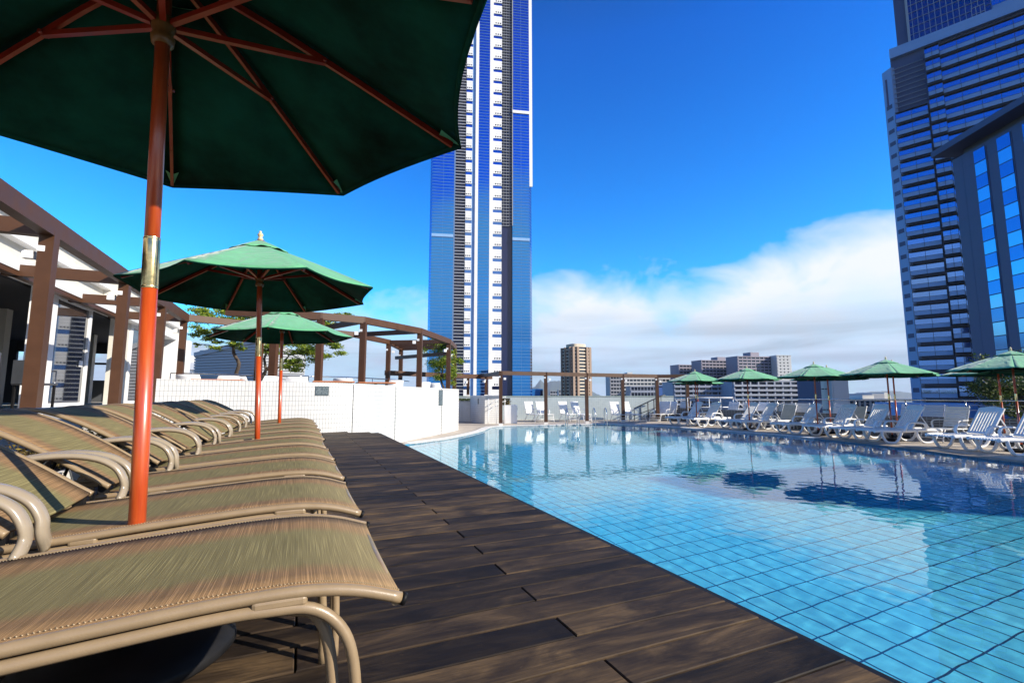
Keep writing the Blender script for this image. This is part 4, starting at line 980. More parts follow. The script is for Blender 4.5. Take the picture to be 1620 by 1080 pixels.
a0 = [onw(p, 24.2) for p in (1088, 1122, 1140, 1160)]
for z in (1.2, .72): MB().tube([(x, y, z) for x, y in a0], .025, 8).build('rail', m_white, sf, world=True)
for x, y in a0: MB().tube([(x, y, 0), (x, y, 1.2)], .022, 8).build('rail_post', m_white, sf, world=True)
e = onw(1178, 23.2)
for z in (1.2, .72): MB().tube([(*a0[-1], z), (*e, z - .5)], .022, 8).build('slope_rail', m_white, sf, world=True)

# ------------------------------------------------------------ unseen building right of the frame, added and shaped for its shade
hw = thing('unseen_shade_block', (23.2, -11, 0), 'plain unseen building added to the right beyond the frame to cast shade', 'building')
mb = MB(); mb.prism([(23.0, -11.6), (23.0, -9.9), (46, -13.2), (46, -30)], -32, 11.2 * math.tan(SUN_EL) / math.tan(R(25.5))); mb.build('wall', m_navy, hw, world=True)
ul = Vector((23, -3.3, 0)); Lw = ul.length; ul.normalize(); nl = Vector((-ul.y, ul.x, 0))
for k in range(4):
    MB().frame(Vector((23.0, -9.9, -1.6 + k * 3.1)) + ul * 1 - nl * -.02, ul, nl, (0, 0, 1), Lw - 2, .06, 1.6).build('window_band', m_bglass, hw, world=True)

# ------------------------------------------------------------ trees
def limb(mbx, a, b, r0, r1, rng, wob=.08, n=6):
    a = Vector(a); b = Vector(b); L = (b - a).length; pts = []
    for i in range(n + 1):
        f = i / n; p = a.lerp(b, f); w = math.sin(f * math.pi) * wob * L
        pts.append(p + Vector((rng.uniform(-1, 1), rng.uniform(-1, 1), rng.uniform(-.5, .8))) * w * .6)
    pts[0] = a; pts[-1] = b; pts = spline(pts, 3)
    mbx.tube(pts, [r0 + (r1 - r0) * i / (len(pts) - 1) for i in range(len(pts))], 7); return pts
def tree(loc, stems, clumps, lb, m, nleaf, s0, s1, seed, flat=.35, name='maple_tree'):
    rng = random.Random(seed); root = thing(name, loc, lb, 'tree')
    mb = MB(); tips = []
    for s in stems:
        pts = limb(mb, s[0], s[1], s[2], s[3], rng, .10); tips += pts[len(pts) // 3:]
    tk = mb
    lf = MB(); br = MB()
    for (c, rad) in clumps:
        c = Vector(c); near = min(tips, key=lambda p: (p - c).length + (.5 if p.z > c.z else 0)); limb(br, near, c, .018, .006, rng, .12, 4)
        for _ in range(5):
            e = c + Vector((rng.uniform(-1, 1), rng.uniform(-1, 1), rng.uniform(-.3, .5) * flat)) * rad * .9; limb(br, near.lerp(c, rng.uniform(.5, 1)), e, .007, .003, rng, .15, 3)
        k = int(nleaf * rad * rad)
        subs = [c + Vector((rng.gauss(0, .45), rng.gauss(0, .45), rng.gauss(0, .4) * flat * 1.7)) * rad for _ in range(max(4, int(rad * 14)))]
        pts = []
        for _ in range(k):
            q = rng.choice(subs); rr = rad * .27; pts.append(q + Vector((rng.gauss(0, rr), rng.gauss(0, rr), rng.gauss(0, rr * flat * .8))))
        leaves(lf, pts, s0, s1, rng)
    tk.build('trunk', m_bark, root); br.build('branches', m_bark, root); lf.build('crown', m, root)
    return root
def wl(px, py, d, base): return atd(px, py, d) - Vector(base)
b1 = atd(385, 603, 14.5); b1.z = TZ
cl = [(wl(px, py, d, b1), r_) for px, py, d, r_ in [(330, 500, 14.2, .5), (352, 522, 14.6, .42), (318, 525, 14, .3), (372, 497, 14.9, .5), (345, 540, 14.3, .3), (400, 500, 15.2, .5), (430, 505, 15.3, .55), (470, 500, 15.2, .5), (505, 508, 15, .42), (375, 545, 14.4, .28),
                                         (450, 540, 15.0, .5), (480, 555, 14.8, .5), (465, 575, 14.6, .4), (505, 560, 14.9, .4), (520, 545, 15, .35), (430, 560, 14.7, .35), (500, 535, 15.6, .4), (545, 500, 15.2, .25), (375, 512, 15.4, .4), (312, 545, 14, .12)]]
tree(b1, [(Vector((0, 0, 0)), wl(370, 545, 14.5, b1), .07, .045), (wl(370, 545, 14.5, b1), wl(350, 505, 14.5, b1), .045, .015), (wl(370, 545, 14.5, b1), wl(395, 500, 15, b1), .04, .015),
          (wl(415, 603, 14.6, b1), wl(425, 545, 14.8, b1), .045, .03), (wl(415, 603, 14.6, b1), wl(445, 530, 15, b1), .05, .02), (wl(418, 603, 14.7, b1), wl(460, 560, 14.8, b1), .035, .015), (wl(425, 545, 14.8, b1), wl(480, 545, 15, b1), .03, .01), (wl(425, 545, 14.8, b1), wl(410, 505, 15, b1), .03, .012)],
     cl, 'spreading maple with flat layered foliage behind the terrace pergola', m_leaf, 8500, .05, .09, 3, flat=.42)
b2 = atd(700, 605, 19.5); b2.z = TZ
cl = [(wl(px, py, d, b2), r_) for px, py, d, r_ in [(688, 560, 19.3, .45), (705, 570, 19.6, .5), (695, 590, 19.3, .4), (715, 585, 19.6, .35), (684, 575, 19.3, .35), (700, 548, 19.6, .35), (722, 572, 19.6, .3), (712, 596, 19.4, .3)]]
tree(b2, [(Vector((0, 0, 0)), wl(700, 580, 19.5, b2), .05, .035), (wl(700, 580, 19.5, b2), wl(692, 555, 19.5, b2), .03, .01), (wl(700, 580, 19.5, b2), wl(714, 565, 19.5, b2), .03, .01)],
     cl, 'small bright leaved tree under the right end of the terrace pergola', m_leaf, 5500, .06, .10, 8, flat=.8)
b3 = atd(1610, 690, 15.5); b3.z = -.5
cl = [(wl(px, py, d, b3), r_) for px, py, d, r_ in [(1565, 610, 15, .5), (1580, 620, 15.2, .6), (1600, 608, 15.4, .7), (1625, 615, 15.5, .8), (1655, 612, 15.5, .8), (1595, 632, 15.2, .55), (1630, 636, 15.5, .7), (1556, 598, 15, .3), (1575, 600, 15.4, .45), (1685, 620, 15.5, .9), (1640, 590, 15.8, .8)]]
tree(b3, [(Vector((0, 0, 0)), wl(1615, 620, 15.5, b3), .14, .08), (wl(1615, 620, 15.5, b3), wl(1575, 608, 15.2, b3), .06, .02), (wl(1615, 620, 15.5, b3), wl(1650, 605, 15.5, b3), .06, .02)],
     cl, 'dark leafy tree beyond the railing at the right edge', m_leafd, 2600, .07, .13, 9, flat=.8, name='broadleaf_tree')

# ------------------------------------------------------------ grey louvred plant screen and low white block behind the terrace
ls = thing('plant_screen', atd(405, 600, 30), 'grey louvred plant enclosure with a slanting top behind the maple', 'building')
P0, P1, P2 = [Vector((p.x, p.y, 0)) for p in (atd(307, 600, 30), atd(412, 600, 28), atd(481, 600, 30))]
zL, zM, zR = 1.32 + 66 * 30 / 755, 1.32 + 91 * 28 / 755, 1.32 + 60 * 30 / 755
mb = MB(); bk_ = (P1 - EYE); bk_.z = 0; bk_ = bk_.normalized() * 6
mb.add([(P0.x, P0.y, 0), (P1.x, P1.y, 0), (P2.x, P2.y, 0), (P2.x + bk_.x, P2.y + bk_.y, 0), (P0.x + bk_.x, P0.y + bk_.y, 0), (P0.x, P0.y, zL), (P1.x, P1.y, zM), (P2.x, P2.y, zR), (P2.x + bk_.x, P2.y + bk_.y, zR), (P0.x + bk_.x, P0.y + bk_.y, zL)],
       [(0, 1, 6, 5), (1, 2, 7, 6), (2, 3, 8, 7), (3, 4, 9, 8), (4, 0, 5, 9), (5, 6, 7, 8, 9)]); mb.build('wall', m_grey, ls, world=True)
m_louv = mat('louvre_slat', (.33, .35, .38), .45, var=.05)
mb = MB()
for (a, b, za, zb) in ((P0, P1, zL, zM), (P1, P2, zM, zR)):
    d = (b - a).normalized(); nn = Vector((d.y, -d.x, 0)); L = (b - a).length; z = .6
    while z < max(za, zb) - .05:
        f0 = 0 if z < za else (z - za) / (zb - za + 1e-9); f1 = 1 if z < zb else (za - z) / (za - zb + 1e-9)
        f0, f1 = max(0, min(1, f0)), max(0, min(1, f1))
        if f1 - f0 > .02: mb.frame(a + d * L * f0 + nn * .01 + Vector((0, 0, z)), d, nn, (0, 0, 1), L * (f1 - f0), .07, .125)
        z += .17
mb.build('louvres', m_louv, ls, world=True)
for (a, b, za, zb) in ((P0, P1, zL, zM), (P1, P2, zM, zR)):
    d = (b - a).normalized(); nn = Vector((d.y, -d.x, 0)) * .09; MB().beam(a + nn + Vector((0, 0, za + .04)), b + nn + Vector((0, 0, zb + .04)), .12, .26).build('top_trim', m_louv, ls, world=True)

# ------------------------------------------------------------ city
class Plane_:      # facade plane through pixel (px) at view distance d, bearing h of its run
    def __init__(s, px, d, h):
        p = atd(px, 625, d); s.P = Vector((p.x, p.y, 0)); s.u = Vector((math.sin(h), math.cos(h), 0)); s.h = h
        n = Vector((-s.u.y, s.u.x, 0)); s.n = n if (EYE - s.P).dot(n) > 0 else -n; s.n.z = 0     # faces the camera
    def s_of(s, px, py=625):
        p = on_line(px, py, s.P, s.h); return (p - s.P).dot(s.u), p.z
    def at(s, a, z, out=0): return s.P + s.u * a + s.n * out + Vector((0, 0, z))
def fbox(mbx, pl_, a0, a1, z0, z1, o0, o1):
    return mbx.frame(pl_.at(a0, z0, o0), pl_.u, pl_.n, (0, 0, 1), a1 - a0, o1 - o0, z1 - z0)
def repeat(o, n, dz):
    for k in range(1, n):
        c = o.copy(); col.objects.link(c); c.location = o.location + Vector((0, 0, dz * k))
        for g_ in kids(o):
            d = g_.copy(); col.objects.link(d); d.parent = c
def block(px0, px1, ytop, d, fl, bays, lb, wallm, h=None, deep=14, zb=-32, winm=m_win, band=.42, balcony=0, name='apartment_block', pier=.16, roofbox=None, group=None):
    h = HEAD + R(90) if h is None else h; P = Plane_(px0, d, h); s0, _ = P.s_of(px0); s1, _ = P.s_of(px1)
    _, zt_ = P.s_of((px0 + px1) / 2, ytop)
    root = thing(name, P.at((s0 + s1) / 2, zb), lb, 'building', group); H = zt_ - zb; W = s1 - s0
    a, b = min(s0, s1), max(s0, s1)
    fbox(MB(), P, a, b, zb, zt_, -deep, 0).build('core', winm, root, world=True)
    fh = H / fl
    o = MB(); fbox(o, P, a - .02, b + .02, zb, zb + fh * band, -deep + .02, .5 + balcony); o = o.build('floor_band', wallm, root, world=True)
    repeat(o, fl, fh)
    mb = MB(); W = b - a
    for k in range(bays + 1):
        x = a + (W - W * pier / bays) * k / bays; fbox(mb, P, x, x + W * pier / bays, zb, zt_, -.1, .35 + balcony * .6)
    mb.build('piers', wallm, root, world=True)
    for (x0_, x1_) in ((a - .04, a + .0), (b, b + .04)):
        fbox(MB(), P, x0_ - .4, x1_ + .4, zb, zt_ + .3, -deep - .2, .3).build('end_wall', wallm, root, world=True)
    fbox(MB(), P, a - .5, b + .5, zt_, zt_ + .7, -deep - .3, .6).build('roof_parapet', wallm, root, world=True)
    if roofbox:
        for (f0, f1, hh) in roofbox: fbox(MB(), P, a + W * f0, a + W * f1, zt_ + .7, zt_ + .7 + hh, -deep * .8, -2).build('plant_room', wallm, root, world=True)
    return root, P
m_conc = mat('pale_concrete', (.62, .62, .60), .7, var=.06, vscale=.05)
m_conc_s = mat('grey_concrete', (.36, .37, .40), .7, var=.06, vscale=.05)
m_bal = mat('grey_balcony', (.30, .33, .40), .6, var=.1, vscale=.05)
m_brick = mat('brown_brick', (.33, .24, .18), .8, var=.1, vscale=.05)
m_cream = mat('cream_render', (.60, .52, .40), .8, var=.06, vscale=.05)
# tall round-cornered apartment tower
ct = thing('apartment_tower', atd(912, 625, 420), 'slim brown and cream apartment tower standing alone on the skyline', 'building')
c0 = atd(912, 625, 420); c0.z = -32; rad = 18.5 / 755 * 420; zt_ = 1.32 + 75 / 755 * 420
poly = [(c0.x + rad * .97 * math.copysign(abs(math.cos(a)) ** .55, math.cos(a)), c0.y + rad * .97 * math.copysign(abs(math.sin(a)) ** .55, math.sin(a))) for a in [k * 2 * math.pi / 28 for k in range(28)]]
MB().prism(poly, -32, zt_).build('core', m_win, ct, world=True)
poly2 = [(c0.x + (x - c0.x) * 1.08, c0.y + (y - c0.y) * 1.08) for x, y in poly]; fh = (zt_ + 32) / 26
o = MB().prism(poly2, -32, -32 + fh * .42).build('balcony', m_cream, ct, world=True); repeat(o, 26, fh)
mb = MB()
for k in range(0, 28, 2): x, y = poly2[k]; mb.box(x - 1.0, y - 1.0, -32, x + 1.0, y + 1.0, zt_)
mb.build('piers', m_brick, ct, world=True)
MB().prism([(c0.x + (x - c0.x) * .75, c0.y + (y - c0.y) * .75) for x, y in poly], zt_, zt_ + 3).build('roof_drum', m_cream, ct, world=True)
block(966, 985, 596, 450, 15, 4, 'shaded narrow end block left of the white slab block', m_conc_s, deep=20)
block(984.5, 1066, 594, 452, 15, 14, 'long white slab block with a regular window grid', m_conc, deep=20, roofbox=[(.12, .22, 2.6)])
block(998, 1040, 612, 330, 10, 8, 'dark blue low slab in front of the white block', m_bal, deep=12)
block(1040, 1058, 611, 338, 1, 2, 'deep blue plain block beside the dark blue low slab', mat('deep_blue_panel', (.05, .12, .34), .4), deep=12, band=.98)
m_slab = mat('mauve_panel', (.26, .24, .29), .7, var=.06, vscale=.05)
block(1076, 1110, 578, 420, 22, 6, 'left and lowest wing of the long dark apartment slab', m_slab, h=HEAD + R(78), roofbox=[])
block(1112, 1163, 571, 400, 24, 9, 'middle wing of the long dark apartment slab', m_slab, h=HEAD + R(78), roofbox=[(.55, .8, 3)])
block(1170, 1232, 565, 380, 26, 9, 'tallest wing of the long dark apartment slab', m_slab, h=HEAD + R(78), roofbox=[(.38, .6, 3.5)])
block(1232.5, 1254, 563, 378, 26, 3, 'sunlit white end of the long dark apartment slab', m_conc, deep=16, band=.6, pier=.5)
block(1066, 1146, 606, 210, 20, 8, 'near dark block with white balcony fronts, left part', m_bal, balcony=.8, band=.45)
block(1148, 1158, 608, 214, 20, 1, 'recessed dark strip between the balcony blocks', m_recess)
block(1160, 1289, 604, 200, 20, 10, 'near dark block with white balcony fronts, right part', m_bal, balcony=.8, band=.42, h=HEAD + R(86))
block(1289, 1298, 600, 150, 1, 1, 'narrow black service tower beside the balcony blocks', m_recess, deep=8, band=.98)
block(1298, 1318, 598, 150, 12, 3, 'glazed pale green stair tower of the white slab', mat('pale_glass', (.42, .55, .55), .15), deep=9, band=.9, pier=.06)
block(1318, 1340, 597, 148, 1, 1, 'plain grey white slab wall right of the pale glass', mat('pinkish_render', (.52, .49, .48), .7), deep=9, band=.995, pier=.02)
block(1340, 1402, 634, 160, 9, 7, 'low white office block with rows of windows', m_conc, deep=20, band=.5, pier=.3, roofbox=[(.5, .8, 1.2)])
block(1338, 1372, 629, 300, 12, 8, 'flat dark brown roofed building behind the low white office', m_brick, deep=20)
ob = thing('arched_hall', atd(1400, 640, 170), 'pale hall with a concave sloping side by the striped tower', 'building')
P = Plane_(1380, 170, HEAD + R(90)); s1, _ = P.s_of(1380); s2, _ = P.s_of(1399); s3, _ = P.s_of(1414); s4, _ = P.s_of(1432); _, zt_ = P.s_of(1399, 621)
fbox(MB(), P, s1, s2, -32, zt_ - .3, -14, 0).build('wall', m_bal, ob, world=True)
mb = MB(); n_ = 10; fr = [(s2, -32), (s2, zt_), (s3 - 1.5, zt_)] + [(s3 - 1.5 + (s4 - s3) * (k / n_) ** 1.0 * 1.15, zt_ - (zt_ + 6) * (1 - (1 - k / n_) ** 2.1)) for k in range(1, n_ + 1)] + [(s4 + 2, -32)]
A_ = [P.at(a, z, 0) for a, z in fr]; B_ = [P.at(a, z, -14) for a, z in fr]; k = len(fr)
mb.add(A_ + B_, [tuple(range(k)), tuple(range(2 * k - 1, k - 1, -1))] + [(i, i + k, (i + 1) % k + k, (i + 1) % k) for i in range(k)]); mb.build('curved_roof', m_conc, ob, world=True)
block(263, 285, 570, 60, 1, 1, 'upper white plant block beyond the terrace, half behind the posts', m_conc, deep=6, band=.99, pier=.02, name='rooftop_block')
wb, Pw = block(262, 306, 585, 48, 1, 1, 'white low building with groups of small square windows beyond the terrace', m_white, deep=8, band=.99, pier=.02, name='rooftop_block')
mb = MB()
for py in (587, 596.5):
    for px in (289, 292, 295): s_, z_ = Pw.s_of(px, py); fbox(mb, Pw, s_ - .08, s_ + .06, z_ - .1, z_ + .1, .4, .53)
mb.build('window', m_recess, wb, world=True)
# random lower town so that roofs fill the view between the blocks
rt = random.Random(21)
for k in range(26):
    px = rt.uniform(830, 1500); d = rt.uniform(280, 900); yt = 627 + rt.uniform(0, 8)
    if 1330 < px < 1345: continue
cityblocks = [(870, 884, 619, 700, 'small grey block under the blue hill'), (884, 892, 617, 600, 'small pale block left of the slim apartment tower'), (846, 858, 628, 500, 'low pale block at the foot of the blue tower'), (1060, 1078, 622, 600, 'small block between the white slab and the dark slab')]
for (a, b, y, d, lb) in cityblocks: block(a, b, y, d, 8, 3, lb, m_conc_s, deep=15)

# hills
def hills(name, prof, d, lb):
    mb = MB(); v = []; n_ = len(prof) * 8; rgh = random.Random(5); xs_ = np.linspace(prof[0][0], prof[-1][0], n_); ys_ = np.interp(xs_, [p[0] for p in prof], [p[1] for p in prof])
    rows = 7
    for i in range(n_):
        jit = rgh.uniform(-.5, .5)
        for q in range(rows):
            f = q / (rows - 1); dd = d * (1 + .25 * (f - .5)); hgt = math.sin(f * math.pi) ** .8
            p = atd(xs_[i], 625, dd); z = -32 + (1.32 + (625 - ys_[i] + jit) / 755 * d + 32) * hgt * (1 + .06 * rgh.uniform(-1, 1) * (0 < f < 1 and q != rows // 2))
            v.append((p.x, p.y, z))
    fs = [(i * rows + q, (i + 1) * rows + q, (i + 1) * rows + q + 1, i * rows + q + 1) for i in range(n_ - 1) for q in range(rows - 1)]
    mb.add(v, fs, True); o = mb.build(name, mat('forested_hill', (.035, .06, .05), .9, var=.3, vscale=.002)); struct(o); return o
hills('hills', [(780, 626), (820, 622), (846, 612), (855, 600), (862, 607), (872, 603), (885, 602), (900, 606), (915, 604), (930, 613), (942, 622), (955, 627), (1000, 628)], 8500, '')
hills('hills', [(1280, 628), (1340, 624), (1365, 620), (1385, 619), (1400, 618), (1425, 619), (1445, 622), (1480, 622), (1600, 626)], 9500, '')

# ------------------------------------------------------------ blue glass tower
GT = thing('glass_tower', atd(760, 625, 330), 'soaring blue glass tower with white ribs and rows of round vents', 'skyscraper')
P = Plane_(676, 330, HEAD + R(81)); K = 1.65
def gbox(mbx, pl_, a0, a1, z0, z1, o0, o1): return fbox(mbx, pl_, a0, a1, z0, z1, o0 * K, o1 * K)
def sx_(px): return P.s_of(px, 560)[0]
S = {k: sx_(v) for k, v in dict(a=675.5, b=679, c=714.5, d=716.5, e=733.6, f=743.8, g=749, h=754, i=772.6, j=778.3, k=793, l=810.5, m=838.5, n=843.3).items()}
ZB, MOD = -32.0, 5.62 * K; NM = 40; ZTT = ZB + NM * MOD + 3
G = lambda mbx, n_, m_, p_=GT: mbx.build(n_, m_, p_, world=True)
G(gbox(MB(), P, S['b'] + .3, S['m'] - .3, ZB, ZTT, -30, -1.2), 'core', m_dgrey)
def pane(a, b, o0, name='glass_band', m=m_tglass): return G(gbox(MB(), P, a, b, ZB, ZTT, o0, o0 + .3), name, m)
for (a, b, o0) in (('b', 'c', 0), ('g', 'g', 0), ('h', 'i', .2), ('l', 'm', 0)):
    if a == b: continue
    gl = pane(S[a], S[b], o0)
    mb = MB()
    z = ZB
    while z < ZTT: gbox(mb, P, S[a], S[b], z, z + .17 * K, o0 + .3, o0 + .42); z += MOD / 4
    for f in ((.5,) if a != 'h' else ()): x = S[a] + (S[b] - S[a]) * f; gbox(mb, P, x, x + .08 * K, ZB, ZTT, o0 + .3, o0 + .38)
    mb.build('mullions', mat('tower_mullion', (.10, .20, .42), .5), gl, world=True)
for zc in (ZB + 17.6 * MOD,):
    for a, b in (('b', 'c'), ('l', 'm')):
        _, zz = P.s_of(760, 378); G(gbox(MB(), P, S[a], S[b], zz, zz + 1.3 * K, .3, .6), 'belt_course', m_bluespandrel)
_, zz = P.s_of(825, 181); G(gbox(MB(), P, S['l'], S['m'], zz, zz + 1.4 * K, .3, .7), 'belt_course', m_cassette)
# chamfered corners
for (a, b, sd_) in (('a', 'b', -1), ('n', 'm', 1)):
    mb = MB(); A0 = P.at(S[b], ZB, .5); B0 = P.at(S[a], ZB, -3.6)
    q = [A0, B0, B0 + Vector((0, 0, ZTT - ZB)), A0 + Vector((0, 0, ZTT - ZB))]; w_ = -P.n * .4; q += [x + w_ for x in q]
    mb.add(q, [(0, 1, 2, 3), (7, 6, 5, 4), (0, 4, 5, 1), (1, 5, 6, 2), (2, 6, 7, 3), (3, 7, 4, 0)]); cg = G(mb, 'corner_glass', m_bglass)
    mb = MB(); z = ZB; dd = (B0 - A0).normalized()
    while z < ZTT: mb.frame(A0 + Vector((0, 0, z - ZB)) + P.n * .02, dd, P.n, (0, 0, 1), (B0 - A0).length, .25, .25); z += MOD / 4
    mb.build('mullions', mat('tower_mullion'), cg, world=True)
_, zz = P.s_of(840, 296); G(gbox(MB(), P, S['m'], S['n'] + .1, zz, ZTT, -.2, .45), 'corner_pier', m_cassette)
# louvred strips
for a, b in (('d', 'e'), ('k', 'l')):
    _, zsw = P.s_of(800, 357); z0 = ZB if a == 'd' else zsw
    lv = G(gbox(MB(), P, S[a] + .1, S[b], ZB, ZTT, -1.1, -.9), 'recessed_strip', mat('recess_glass', (.015, .02, .07), .15))
    mb = MB(); z = z0
    while z < ZTT: gbox(mb, P, S[a] + (.1 if a == 'd' else 0), S[b], z, z + .22 * K, -.9, -.05 if a == 'd' else -.3); z += MOD / 4
    mb.build('slats', mat('pale_slat', (.46, .47, .50), .5) if a == 'd' else m_grey, lv, world=True)
    if a == 'k':
        mb = MB()
        for f in (.2, .45, .7): x = S[a] + (S[b] - S[a]) * f; gbox(mb, P, x, x + .1 * K, z0, ZTT, -.9, -.28)
        gbox(mb, P, S[b] - .1 * K, S[b] + .25 * K, z0, ZTT, -.9, .45); mb.build('mast', m_grey, lv, world=True)
gbox(MB(), P, S['c'], S['d'] + .1, ZB, ZTT, -1.1, .1).build('edge_strip', mat('tower_edge', (.12, .20, .36), .4), GT, world=True)
# white piers
for (a, b, o) in (('g', 'h', .75), ('i', 'j', .75)): G(gbox(MB(), P, S[a], S[b], ZB, ZTT, -.5, o), 'white_pier', m_cassette)
# pale glass strip and stacked white cassettes with three round vents each
G(gbox(MB(), P, S['f'], S['g'], ZB, ZTT, -.4, .05), 'side_strip', m_bluespandrel)
G(gbox(MB(), P, S['e'], S['f'], ZB, ZTT, -.6, -.2), 'glass_backing', m_bglass); G(gbox(MB(), P, S['j'], S['k'], ZB, ZTT, -.6, -.2), 'glass_backing', m_bglass)
def disc(mbx, c, r_, n, u):
    w = Vector((0, 0, 1)); v = [c + u * math.cos(a) * r_ + w * math.sin(a) * r_ for a in [k * math.pi / 6 for k in range(12)]]; v2 = [p + n * .1 for p in v]
    mbx.add(v + v2, [tuple(range(12)), tuple(range(23, 11, -1))] + [(i, (i + 1) % 12, 12 + (i + 1) % 12, 12 + i) for i in range(12)])
_, zd = P.s_of(785, 505.5)
for a, b, dx in (('e', 'f', .0), ('j', 'k', .0)):
    z0 = ZB + ((zd - .78 * K - ZB) % MOD) - MOD
    w = S[b] - S[a]; mb = MB(); gbox(mb, P, S[a], S[b], z0, z0 + MOD * .74, -.3, .12); cas = mb.build('cassette', m_cassette, GT, world=True)
    jn = MB()
    for q in (1, 2, 3): gbox(jn, P, S[a] + .02, S[b] - .02, z0 + MOD * .74 * q / 4, z0 + MOD * .74 * q / 4 + .05 * K, .12, .135)
    jn.build('joints', m_grey, cas, world=True)
    dm = MB(); cen = (S[a] + S[b]) / 2 + (w * .5 - .9 if a == 'j' else .5) * (0 if a == 'e' else .18)
    cen = (S[a] + S[b]) / 2 + (-.1 if a == 'e' else .25) * K
    for q in (-1, 0, 1): disc(dm, P.at(cen + q * (1.05 if a == 'j' else .82) * K, z0 + .72 * K, .12 * K), (.30 if a == 'j' else .25) * K, P.n, P.u)
    dm.build('round_vents', m_black, cas, world=True); repeat(cas, NM, MOD)
# low podium of the tower behind the wall
G(gbox(MB(), P, S['m'] + .2, S['m'] + 7 * K, ZB, 6, -26, -6), 'side_wing', m_tglass)

# ------------------------------------------------------------ striped office tower on the right
TA = thing('striped_tower', atd(1500, 625, 140), 'tall office tower striped with blue grey window bands, right side', 'skyscraper')
hA = R(-23); PA = Plane_(1456, 140, hA); PA.P = on_line(1456, 600, PA.P, hA).copy(); PA.P.z = 0
def sA(px, py=600): return PA.s_of(px, py)
s0 = 0.0; sB = sA(1513, 560)[0]; sE = sA(1900, 600)[0]
zA = sA(1415, 98)[1]; FH = 4.05
TAb = lambda mbx, n_, m_, p_=TA: mbx.build(n_, m_, p_, world=True)
# s grows towards the left/far end, so bays run to negative s
ztop = sA(1425, 72)[1]
print('tower A', s0, sB, sE, zA, ztop)
sgnA = -1 if sB < 0 else 1
def A_box(a0, a1, z0, z1, o0, o1, mbx=None):
    a0, a1 = min(a0, a1), max(a0, a1); return fbox(mbx or MB(), PA, a0, a1, z0, z1, o0, o1)
lim = sB * 6.0
TAb(A_box(s0, lim, -32, ztop, -22, -1.0), 'core', m_recess)
m_bandlo = mat('pale_blue_spandrel', (.20, .32, .52), .5, var=.06, vscale=.2); m_bandhi = m_bglass
nfl = int((zA + 32) / FH)
def bay(a0, a1, out, n, z00, tick, nm):
    mb = MB(); A_box(a0, a1, z00, z00 + 1.25, -1, out, mb); lo = TAb(mb, 'spandrel_band', m_bandlo)
    mb = MB(); A_box(a0, a1, z00 + 1.25, z00 + 2.75, -1, out - .12, mb); hi = mb.build('window_band', m_bandhi, lo, world=True)
    mb = MB(); L = abs(a1 - a0); k = max(2, int(L / 3.6)); st_ = (a1 - a0) / k
    for q in range(k + 1): A_box(a0 + st_ * q - .05, a0 + st_ * q + .05, z00 + .0, z00 + 2.77, out - .2, out + .06, mb)
    A_box(a0, a1, z00 + 1.22, z00 + 1.30, out - .15, out + .05, mb); A_box(a0, a1, z00 + 3.3, z00 + 3.38, -1, out + .1, mb)
    mb.build('mullions', m_dgrey, lo, world=True); repeat(lo, n, FH)
z00 = zA - nfl * FH
gap = sB * .04
bay(s0, sB * .93, .2, nfl - 4, z00, 3.6, 'a')
bay(sB * .98, sB * 1.38, 1.9, nfl, z00 + .5, 3.6, 'b')
bay(sB * 1.38, lim, 1.2, nfl, z00 + .2, 5, 'c')
# recess of dark horizontal louvres near the top of the first bay
mb = MB()
for q in range(9): A_box(s0, sB * .93, z00 + (nfl - 4) * FH + 1 + q * 1.6, z00 + (nfl - 4) * FH + 1.12 + q * 1.6, -.6, -.3, mb)
TAb(mb, 'top_louvres', m_grey); TAb(A_box(s0, lim, ztop - 3.2, ztop, -22, .25), 'crown_band', m_bandlo)
# chamfered left end with slots
hC = R(16); PC = Plane_(1456, 140, hC); PC.P = PA.at(0, 0, 0); sC = PC.s_of(1440, 600)[0]
n_ = PC.n
mb = MB(); fbox(mb, PC, min(0, sC), max(0, sC), -32, ztop - 6, -1.5, 0); TAb(mb, 'end_wall', m_bandlo)
mb = MB(); fbox(mb, PC, min(sC * .2, sC * .8), max(sC * .2, sC * .8), z00 + 1.6, z00 + 2.9, -.2, .06); so_ = TAb(mb, 'slot_window', m_recess); repeat(so_, nfl - 3, FH)
# set-back upper tower with dark grid
zU = ztop; sU0 = sA(1436, 60)[0]; sU1 = sA(1574, 30)[0]
TAb(A_box(sA(1415, 40)[0], lim, zU - 2, zU + 90, -30, -5.5), 'upper_core', mat('upper_panel', (.06, .07, .14), .4))
gu = TAb(A_box(sU0, sU1, zU - 1, zU + 90, -5.5, -5.2), 'dark_curtain_wall', m_dglass)
mb = MB(); a, b = min(sU0, sU1), max(sU0, sU1); k = 14
for q in range(k + 1): x = a + (b - a) * q / k; A_box(x - .07, x + .07, zU - 1, zU + 90, -5.2, -5.0, mb)
for q in range(36): A_box(a, b, zU + q * 2.5, zU + q * 2.5 + .12, -5.2, -5.02, mb)
mb.build('grid', m_grey, gu, world=True)
TAb(A_box(sU0 + .0, sU0 - sgnA * .0 + sgnA * .6, zU - 1, zU + 90, -5.5, -4.6), 'white_mast', m_grey)
x0_, x1_ = sA(1540, 40)[0], sA(1562, 40)[0]; zb_ = sA(1550, 38)[1]
bx_ = TAb(A_box(x0_, x1_, zb_, zb_ + 6.5, -5, -1.5), 'projecting_bay', m_dglass)
mb = MB()
for q in range(4): A_box(x0_, x1_, zb_ + q * 2.1, zb_ + q * 2.1 + .15, -1.5, -1.35, mb)
for q in range(4): x = x0_ + (x1_ - x0_) * q / 3; A_box(x - .07, x + .07, zb_, zb_ + 6.5, -1.5, -1.33, mb)
mb.build('grid', m_grey, bx_, world=True)
TAb(A_box(sU1, lim, zU - 1, zU + 90, -5.5, -3.5), 'upper_wing', m_bandlo)
mb = MB()
